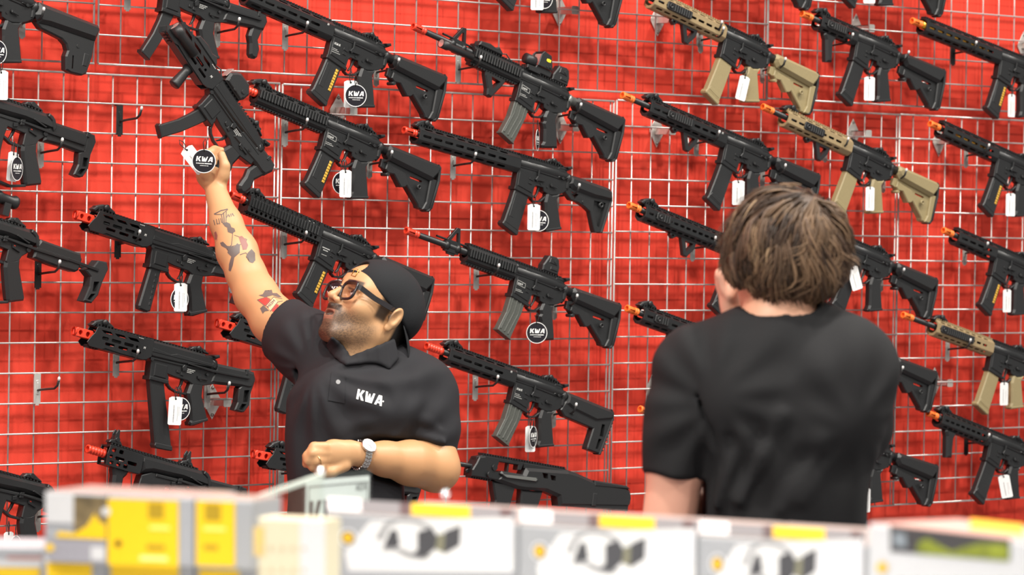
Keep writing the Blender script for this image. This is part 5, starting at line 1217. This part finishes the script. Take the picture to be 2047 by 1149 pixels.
tube(bm,lp,.0075,8,caps=False); obj('collar',bm,SHB,BOY)
# bracelet of beads
bm=bmesh.new(); wc=J(1472,634,-.175)
for t in np.linspace(0,2*math.pi,19)[:-1]:
    p=Vector(BF.W(wc+np.array([.030*math.cos(t),.006*math.cos(t),.030*math.sin(t)])))-Vector(BOY.location); bmesh.ops.create_icosphere(bm,subdivisions=1,radius=.0045,matrix=Matrix.Translation(p))
obj('bracelet',bm,mat('dark_beads',(.05,.04,.04),.4),BOY)['kind']='stuff'
# hair: a shell plus locks
HM=mat('brown_hair',(.1,.06,.03),.5,attr='Col',spec=.35)
hc=J(1574,494,-.005)
HB=Field(hc-np.array([.16,.17,.16]),hc+np.array([.16,.16,.16]),.004)
HB.ell(hc+np.array([0,.006,0]),(.103,.103,.104)); HB.ell(J(1608,555,.02),(.062,.038,.055),k=.03); HB.ell(J(1500,512,.0),(.045,.045,.06),k=.03); HB.ell(J(1645,512,.0),(.038,.06,.065),k=.03)
HB.ell(J(1520,622,.02),(.055,.045,.07),op='-',k=.015); HB.ell(J(1560,650,.02),(.08,.036,.1),op='-',k=.01)
PH,QH=HB.mesh(); PH=relax(PH,QH,2,.5); HCOL=np.array(srgb(66,48,34)); np_mesh('hair',BF.W(PH),QH,HM,BOY,np.tile(HCOL,(len(PH),1)))
rr=np.random.RandomState(11); crown=unit(np.array([.42,.80,.42])); ca_,cb_=[np.array(q) for q in basis(crown)]
V=[];Qd=[];CC=[]; nseg=9; ns=5
def hdir(ph,al): return crown*math.cos(ph)+(ca_*math.cos(al)+cb_*math.sin(al))*math.sin(ph)
pal=[np.array(srgb(*c)) for c in ((98,76,56),(78,58,43),(126,100,76),(54,40,30),(90,70,54),(148,122,94))]
n=0
hlx=[1440,1462,1492,1512,1560,1610,1660,1698,1712]; hly=[548,566,568,592,613,628,630,616,596]
def inpx(P_): w_=BF.W(P_)-np.array(CAM); z_=w_@np.array(FW); return 1023.5+F_PX*(w_@np.array(RT))/z_,574.5-F_PX*(w_@np.array(UP))/z_
nseg=10; ns=4; guides=0; tries=0
while guides<330 and tries<6000:
    tries+=1
    ph_=math.acos(1-rr.rand()*1.85); al_=rr.rand()*2*math.pi
    if hdir(ph_,al_)[2]<-.4: continue
    L_=rr.uniform(.075,.13); amp=rr.uniform(.07,.20)*(.4 if ph_<.5 else 1); fr=rr.uniform(3.5,6.5); p0=rr.rand()*6.3; lift_=rr.uniform(-.002,.018); cg=pal[rr.choice(6,p=[.28,.26,.14,.18,.1,.04])]*rr.uniform(.75,1.1); tw=rr.uniform(.15,.5); made=0; Rg=rr.uniform(.101,.110)
    for ch in range(11):
        ph=ph_+rr.normal()*.055; al=al_+rr.normal()*.055/max(.3,math.sin(ph_)); L=L_*rr.uniform(.85,1.1); R0=Rg+rr.uniform(-.003,.004); lift=lift_+rr.uniform(-.003,.003); r0=rr.uniform(.0013,.0027); c=cg*rr.uniform(.75,1.25)
        pts=[]
        for j in range(nseg):
            t=j/(nseg-1); f=ph+t*L/.11; a=al+tw*t+(amp*(.25+t)*math.sin(fr*t+p0)-.25*amp*math.sin(p0))/max(.6,math.sin(min(f,2.2)))
            e=hdir(f,a); P_=hc+e*(R0+lift*t*t+.004*math.sin(6*t+p0))
            P_[0]=hc[0]+(P_[0]-hc[0])*(1.04+.05*smooth01(-e[1],-.1,.5)); P_[1]=hc[1]+(P_[1]-hc[1])*1.03
            q=inpx(P_)
            if q[1]>np.interp(q[0],hlx,hly)+5*math.sin(guides*1.7): break
            pts.append(P_)
        if len(pts)<4: continue
        while len(pts)<nseg: pts.append(pts[-1]+(pts[-1]-pts[-2])*.35+np.array([0,-.0006,.0]))
        b0=len(V)
        for j in range(nseg):
            tg=unit(pts[min(j+1,nseg-1)]-pts[max(j-1,0)]); nrm=unit(pts[j]-hc); sd=np.cross(tg,nrm); sd/=max(np.linalg.norm(sd),1e-6); nn=np.cross(sd,tg)
            t=j/(nseg-1); r=r0*(.75+.5*math.sin(math.pi*min(1,t*1.2)))*(1-.8*t**3)
            for k in range(ns):
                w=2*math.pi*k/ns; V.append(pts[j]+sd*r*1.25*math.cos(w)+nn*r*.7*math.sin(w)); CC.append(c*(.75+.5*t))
        for j in range(nseg-1):
            for k in range(ns): Qd.append((b0+j*ns+k,b0+j*ns+(k+1)%ns,b0+(j+1)*ns+(k+1)%ns,b0+(j+1)*ns+k))
        made+=1
    guides+=1 if made else 0
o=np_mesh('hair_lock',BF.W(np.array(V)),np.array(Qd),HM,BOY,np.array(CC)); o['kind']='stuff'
T=Field(J(1560,1149)+np.array([-.3,-1.3,-.3]),J(1560,1149)+np.array([.3,.1,.3]),.012); hip=J(1560,1160); fz=J(1560,1149)[1]-(_b.z-.05)
for s in (-1,1):
    a=hip+np.array([s*.085,.0,0]); k_=a+np.array([s*.015,-.42,0]); f_=np.array([a[0]+s*.03,fz,a[2]]); T.chain([a,k_,f_],[.105,.08,.065],k=.03); T.ell(f_+np.array([-.01,-.01,-.06]),(.045,.045,.12),k=.02)
PT,QT=T.mesh(); np_mesh('trousers',BF.W(PT),QT,mat('dark_jeans',(.03,.035,.05),.9),BOY)
# ---------------------------------------------------------------- boxes on the near counter
class Pack:
    """a box standing on the counter: its front's top corners seen at two pixels, left one at depth D"""
    def __init__(s,name,label,tl,tr,D,h,dep,m,cat='box',group=None,top=None):
        A=atd(tl[0],tl[1],D) if D<10 else atd(tl[0],tl[1],1.); 
        if D>10:
            d=A-CAM; A=CAM+d*((D-100-CAM.z)/d.z)
        d=FW+RT*((tr[0]-1023.5)/F_PX)-UP*((tr[1]-574.5)/F_PX); Bp=CAM+d*((A.z-CAM.z)/d.z)
        s.ex=Vector((Bp.x-A.x,Bp.y-A.y,0)); s.w=s.ex.length; s.ex.normalize(); s.ey=Vector((-s.ex.y,s.ex.x,0))
        if s.ey.dot(FW)<0: s.ey=-s.ey
        s.A=A; s.h=h; s.dep=dep
        s.root=tag(empty(name,A-Vector((0,0,h))),label,cat,group); s.root.rotation_euler=(0,0,math.atan2(s.ex.y,s.ex.x))
        bm=bmesh.new(); slab(bm,[(0,0),(s.w,0),(s.w,h),(0,h)],dep,dep/2,.002,s=1.); obj('carton',bm,m,s.root)
        if top:
            bm=bmesh.new(); box(bm,.002,s.w-.002,.002,dep-.002,h,h+.0012); obj('lid',bm,top,s.root)
    def uv(s,px,py):                           # pixel to the front's own metres
        d=FW+RT*((px-1023.5)/F_PX)-UP*((py-574.5)/F_PX); t=(s.A-CAM).dot(s.ey)/d.dot(s.ey); P=CAM+d*t-s.A; return P.dot(s.ex),P.z+s.h
    def uvt(s,px,py):                          # ... to the lid
        d=FW+RT*((px-1023.5)/F_PX)-UP*((py-574.5)/F_PX); P=CAM+d*((s.A.z-CAM.z)/d.z)-s.A; return P.dot(s.ex),P.dot(s.ey)
    def pr(s,name,poly,m,lift=.0006):
        bm=bmesh.new(); slab(bm,[s.uv(*q) for q in poly],.0006,-lift,0,s=1.); return obj(name,bm,m,s.root)
    def lid(s,name,poly,m,lift=.0018):
        bm=bmesh.new(); slab(bm,[s.uvt(*q) for q in poly],.0006,s.h+lift,0,M=lambda a,b,d:(a,b,d),s=1.); return obj(name,bm,m,s.root)
YEL=mat('yellow_card',srgb(236,194,20),.45); YLD=mat('olive_print',srgb(170,140,20),.5); GRC=mat('grey_card',srgb(160,162,167),.4); GR2=mat('pale_grey_card',srgb(160,162,166),.4); WHC=mat('white_sticker',(.6,.6,.61),.45); BLC=mat('black_card',srgb(60,58,60),.5)
BRN=mat('camouflage_print',srgb(112,96,66),.6,var=.5,scale=60); LID=mat('clear_wrap_over_card',srgb(196,180,172),.15); CRM=mat('cream_card',srgb(206,198,170),.5); ORP=mat('orange_label',srgb(244,178,50),.4); TAU=mat('taupe_card',srgb(150,134,118),.4)
rect=lambda x0,x1,y0,y1,sl=.035:[(x0,y0),(x1,y0+sl*(x1-x0)),(x1,y1+sl*(x1-x0)),(x0,y1)]
H1=.083
G1='retail boxes on the near counter'
a=Pack('ammunition_box','yellow and grey box with white sticker and camouflage picture, left end',(90,982),(214,987.6),4.4,H1,.12,GRC,group=G1,top=LID)
a.pr('picture',rect(148,213,990,1066),BRN); a.pr('yellow_print',[(150,1066),(176,1050),(190,1026),(198,1040),(213,1050),(213,1078),(112,1073),(118,1062)],YEL,.0012); a.pr('grey_print',rect(98,213,1076,1122),mat('slate_print',srgb(150,148,156),.5)); a.pr('sticker',rect(92,148,984,1044),WHC,.0014); a.pr('sticker',rect(183,211,1092,1119),WHC,.0014); a.pr('badge',circ(101,1094,8,12),YEL,.0014); a.pr('highlight_dot',circ(213,1022,9,12),WHC,.002)
b=Pack('ammunition_box','yellow box with grey right side, middle of the yellow row',(216.5,987.8),(388,995.6),100+a.A.z,H1,.12,GRC,group=G1,top=LID)
b.pr('yellow_print',rect(216,357,996,1129),YEL); b.pr('dark_print',rect(297,328,1004,1036),YLD,.0012); b.pr('stripe',rect(300,340,1050,1058),mat('pale_yellow_print',srgb(250,224,110),.5),.0012); b.pr('dark_print',rect(294,330,1088,1098),YLD,.0012); b.pr('dot',circ(237,1086,7,12),mat('dark_brown_print',srgb(80,56,10),.5),.0012); b.pr('stripe',rect(280,336,1110,1120),mat('cream_print',srgb(250,228,140),.5),.0012)
c=Pack('ammunition_box','yellow box with wide grey edge, right end of the yellow row',(390.5,995.7),(508,1001),100+a.A.z,H1,.08,GR2,group=G1,top=LID)
c.pr('yellow_print',rect(393,470,1000,1130),YEL); c.pr('dark_print',rect(410,442,1006,1040),YLD,.0012); c.pr('stripe',rect(408,452,1052,1060),mat('pale_yellow_print',srgb(250,224,110),.5),.0012); c.pr('dark_print',rect(408,436,1088,1098),YLD,.0012)
for i,(x0,x1,l) in enumerate(((86,214,'yellow box under the camouflage box, cut by the bottom edge'),(214,388,'yellow box under the middle yellow box, cut by the bottom edge'),(390,508,'yellow box under the right yellow box, cut by the bottom edge'))):
    d=Pack('ammunition_box',l,(x0+(.8 if i else 0),1118+.0455*(x0-90)),(x1-.8,1118+.0455*(x1-90)),100+a.A.z-H1-.0015,H1,.12,GRC,group=G1); d.pr('yellow_print',rect(x0+8,x1-30,1124+.0455*(x0-90),1240),YEL)
e=Pack('ammunition_box','grey topped yellow box at the far left of the near counter',(-60,1092),(88,1094),4.5,.11,.14,GRC,group=G1); e.pr('white_print',rect(-58,84,1118,1132,.01),WHC); e.pr('yellow_print',rect(-58,80,1134,1200,.01),YEL); e.pr('red_print',rect(14,84,1112,1117,.01),mat('dull_red_print',srgb(180,120,110),.5),.0012)
f=Pack('cream_box','cream box with small printed marks between yellow and grey boxes',(516,1034),(650,1040),4.24,.11,.05,CRM,group=G1)
f.pr('white_print',rect(600,650,1042,1160),WHC); f.pr('ochre_print',rect(508,528,1052,1110),mat('ochre_print',srgb(214,184,110),.5))
for k in range(5):
    for r in range(2): f.pr('mark',circ(520+k*22,1096+r*44,4,8),mat('tan_mark',srgb(190,172,140),.5) if (k,r)==(0,0) else bpy.data.materials['tan_mark'],.0012)
gd=[('left',(652,1024),(1036,1048.2),4.5,0),('middle',(1038,1048.3),(1393,1070.6),None,1),('right',(1395.5,1070.8),(1733,1092),None,2)]
GG=mat('goggle_print_dark',srgb(70,70,74),.5); GH=mat('goggle_print_mid',srgb(150,150,152),.5); GL_=mat('goggle_print_olive',srgb(128,126,104),.5)
D=4.5; lab={'left':'leftmost grey goggle box on the near counter','middle':'middle grey goggle box on the near counter','right':'rightmost grey goggle box, in front of the boy'}
for nm,tl,tr,Dd,i in gd:
    g=Pack('goggle_box',lab[nm],tl,tr,D,.135,.24,GR2,group=G1,top=mat('grey_lid',srgb(176,166,160),.3) if i==0 else bpy.data.materials['grey_lid'])
    D=100+g.A.z
    x=tl[0]; y=tl[1]; s_=1-.06*i; sl=.058; q=lambda px,py:(x+(px-652)*s_, y+(py-1024)*(1+.06*i)+sl*(px-652)*s_)
    P=lambda name,pts,m,l=.0006:g.pr(name,[q(*t) for t in pts],m,l)
    P('white_field',[(740,1036),(1026,1012),(1026,1122),(700,1150),(690,1100)],mat('white_print_field',(.74,.74,.74),.45) if i==0 else bpy.data.materials['white_print_field'])
    P('badge_ring',circ(697,1072,19,16),mat('grey_ring',srgb(214,214,216),.5) if i==0 else bpy.data.materials['grey_ring'],.001); P('badge',circ(697,1072,14,16),GG,.0014); P('badge_core',circ(697,1072,11,12),mat('gold_badge',srgb(222,178,40),.4) if i==0 else bpy.data.materials['gold_badge'],.0018)
    P('goggle_strap',[(752,1070),(770,1038),(800,1026),(838,1028),(866,1040),(860,1046),(832,1036),(800,1034),(778,1044),(764,1074)],GH,.001)
    P('goggle_lens',[(768,1086),(782,1052),(794,1050),(800,1080),(792,1086)],GG,.001); P('goggle_lens',[(836,1052),(864,1042),(876,1060),(872,1082),(850,1102),(822,1100),(836,1088)],GG,.0012)
    P('goggle_rim',[(764,1094),(768,1086),(800,1086),(836,1098),(866,1098),(846,1108),(812,1104),(790,1092)],GH,.0009)
    P('goggle_strap',[(876,1054),(890,1052),(888,1090),(872,1086)],GL_,.001); P('goggle_strap',[(890,1048),(922,1034),(920,1074),(888,1094)],GG,.001)
    P('sticker',[(930,1034),(1024,1020),(1022,1078),(926,1094)],mat('bluish_sticker',(.74,.75,.8),.45) if i==0 else bpy.data.materials['bluish_sticker'],.0012)
    P('dark_base',[(652,1140),(1030,1120),(1030,1160),(652,1170)],GRC,.0008)
    L=lambda name,x0,x1,m,y0=-24,y1=2:g.lid(name,[(x+(x0-652)*s_,y+y0*.9+sl*(x0-652)*s_),(x+(x1-652)*s_,y+y0*.9+sl*(x1-652)*s_),(x+(x1-652)*s_,y-1+sl*(x1-652)*s_),(x+(x0-652)*s_,y-1+sl*(x0-652)*s_)],m,.0016 if name=='grey_band' else .0026)
    L('grey_band',654,1034,mat('dark_grey_band',srgb(112,110,112),.85,spec=.1) if i==0 else bpy.data.materials['dark_grey_band'],-29)
    L('yellow_label',822,940,mat('ochre_label',srgb(190,152,36),.85,spec=.1) if i==0 else bpy.data.materials['ochre_label'],-27); L('dark_patch',1000,1024,BLC,-27); L('dark_patch',800,820,BLC,-27)
    L('sticker',655,722,WHC,-30)
h=Pack('picture_box','white box with green landscape picture at the right end of the near counter',(1736,1046),(2064,1084),3.95,.14,.13,mat('white_card_box',(.58,.59,.61),.4),group=G1,top=mat('pink_grey_lid',srgb(196,166,156),.35))
h.pr('picture',[(1780,1050),(2020,1078),(2019,1122),(1781,1102)],BLC); h.pr('picture_grass',[(1834,1100),(1838,1082),(1856,1076),(1880,1090),(1905,1104),(1925,1094),(1960,1086),(2018,1088),(2018,1121),(1834,1106)],mat('leaf_print',srgb(128,138,34),.5,var=.4,scale=40),.0012); h.pr('picture_sky',[(1788,1064),(1812,1066),(1814,1094),(1788,1090)],mat('grey_sky_print',srgb(130,140,148),.5),.0012)
h.pr('badge',circ(1765,1134,11,12),bpy.data.materials['gold_badge'],.0014); h.lid('orange_label',[(1940,1040),(2046,1052),(2046,1072),(1938,1060)],ORP)
zt=min(o.location.z for o in bpy.data.objects if o.parent is None and o.type=='EMPTY' and o.name.split('.')[0] in('ammunition_box','cream_box','goggle_box','picture_box'))
# glass divider with steel knobs, acrylic sign holder
GLS=thin_glass('clear_glass',(.97,1,.985),.06); EDG=mat('polished_glass_edge',srgb(206,224,214),.25)
A_=atd(503,994,4.56); Bv=atd(644,946,4.56*(994-466)/(946-469)); ex=(Bv-A_); ex.z=0; Lg=ex.length; ex.normalize(); ang=math.atan2(ex.y,ex.x)
r=tag(empty('glass_divider',(A_.x,A_.y,zt),(0,0,ang)),'upright glass divider running back from the yellow boxes','glass panel')
bm=bmesh.new(); hg_=A_.z-zt; box(bm,0,Lg,-.003,.003,0,hg_-.006); obj('pane',bm,GLS,r); bm=bmesh.new(); box(bm,0,Lg,-.003,.003,hg_-.006,hg_); obj('polished_edge',bm,EDG,r)
PST=mat('polished_steel',(.9,.9,.9),.12,metal=1.)
def knob(bm): lathe(bm,[(0,0),(0,4),(2,4),(2.5,3),(4,5),(7,6.2),(10,5),(12,0)],(0,0,0),(0,0,1),16)
bm=bmesh.new(); knob(bm); k_=obj('steel_cap',bm,PST,r); k_.location=(Lg-.012,0,hg_-.002)
dk=FW+RT*((890-1023.5)/F_PX)-UP*((996-574.5)/F_PX); zl=bpy.data.objects['goggle_box'].location.z+.1375; bm=bmesh.new(); knob(bm); k_=tag(obj('steel_knob',bm,PST),'small steel knob on the lid of the leftmost goggle box','knob'); k_.location=CAM+dk*((zl-CAM.z)/dk.z)
g=Pack('sign_holder','clear acrylic sign holder with white printed card before the man','',(0,0),0,0,0,None) if False else None
DS=5.9; tl=atd(610,949,DS); d=FW+RT*((741-1023.5)/F_PX)-UP*((938-574.5)/F_PX); trp=CAM+d*((tl.z-CAM.z)/d.z); ex=trp-tl; ex.z=0; ws=ex.length; ang=math.atan2(ex.y,ex.x)
r=tag(empty('sign_holder',(tl.x,tl.y,zt),(0,0,ang)),'clear acrylic sign holder with white printed card before the man','sign')
bm=bmesh.new(); hs=tl.z-zt; o_=hs-.22; box(bm,0,ws,-.003,-.001,0,hs); box(bm,0,ws,.002,.004,0,hs); obj('acrylic',bm,GLS,r)
bm=bmesh.new(); box(bm,.004,ws-.004,-.0006,.0006,max(.002,o_+.002),o_+.210); obj('card',bm,WHC,r)
bm=bmesh.new(); bx=lambda a,b,c,d:box(bm,a,b,-.0012,-.0008,c+o_,d+o_); bx(.009,ws-.010,.1985,.200); bx(.009,.0105,max(.004-o_,.01),.2); bx(ws-.0115,ws-.010,max(.004-o_,.01),.2); obj('border_print',bm,BLC,r)
bm=bmesh.new(); print_word(bm,'KWA',13,114+o_*1000,62,-1.0,.0,sx=.62); obj('logo_print',bm,BLC,r)
tx=bpy.data.curves.new('t','FONT'); tx.body='ADX'; tx.size=.016; to=bpy.data.objects.new('t',tx); COL.objects.link(to); dg=bpy.context.evaluated_depsgraph_get(); me=bpy.data.meshes.new_from_object(to.evaluated_get(dg)); bpy.data.objects.remove(to)
me.transform(Matrix.Translation((ws-.046,-.0012,o_+.186))@Matrix.Rotation(math.pi/2,4,'X')); put('word_print',me,BLC,r)
# counter carrying the boxes
zt-=.001
def counter(label,x0,x1,Da,Db,zt):
    p0=atd(x0,1060,Da); p1=atd(x1,1060,Da); q0=atd(x0,1060,Db); ex=(p1-p0); ex.z=0; w=ex.length; ex.normalize(); ey=Vector((-ex.y,ex.x,0)); dp=abs((q0-p0).dot(ey))
    r=tag(empty('display_counter',(p0.x,p0.y,0),(0,0,math.atan2(ex.y,ex.x))),label,'counter'); 
    bm=bmesh.new(); box(bm,.02,w-.02,.02,dp-.02,0,zt-.03); obj('cabinet',bm,GRC,r); bm=bmesh.new(); slab(bm,rrect(0,w,0,dp,.01),.03,zt-.0155,.003,M=lambda a,b,d:(a,b,d),s=1.); obj('counter_top',bm,WHC,r)
counter('pale counter under the boxes at the bottom edge',-260,2300,3.55,6.1,zt-.0005)
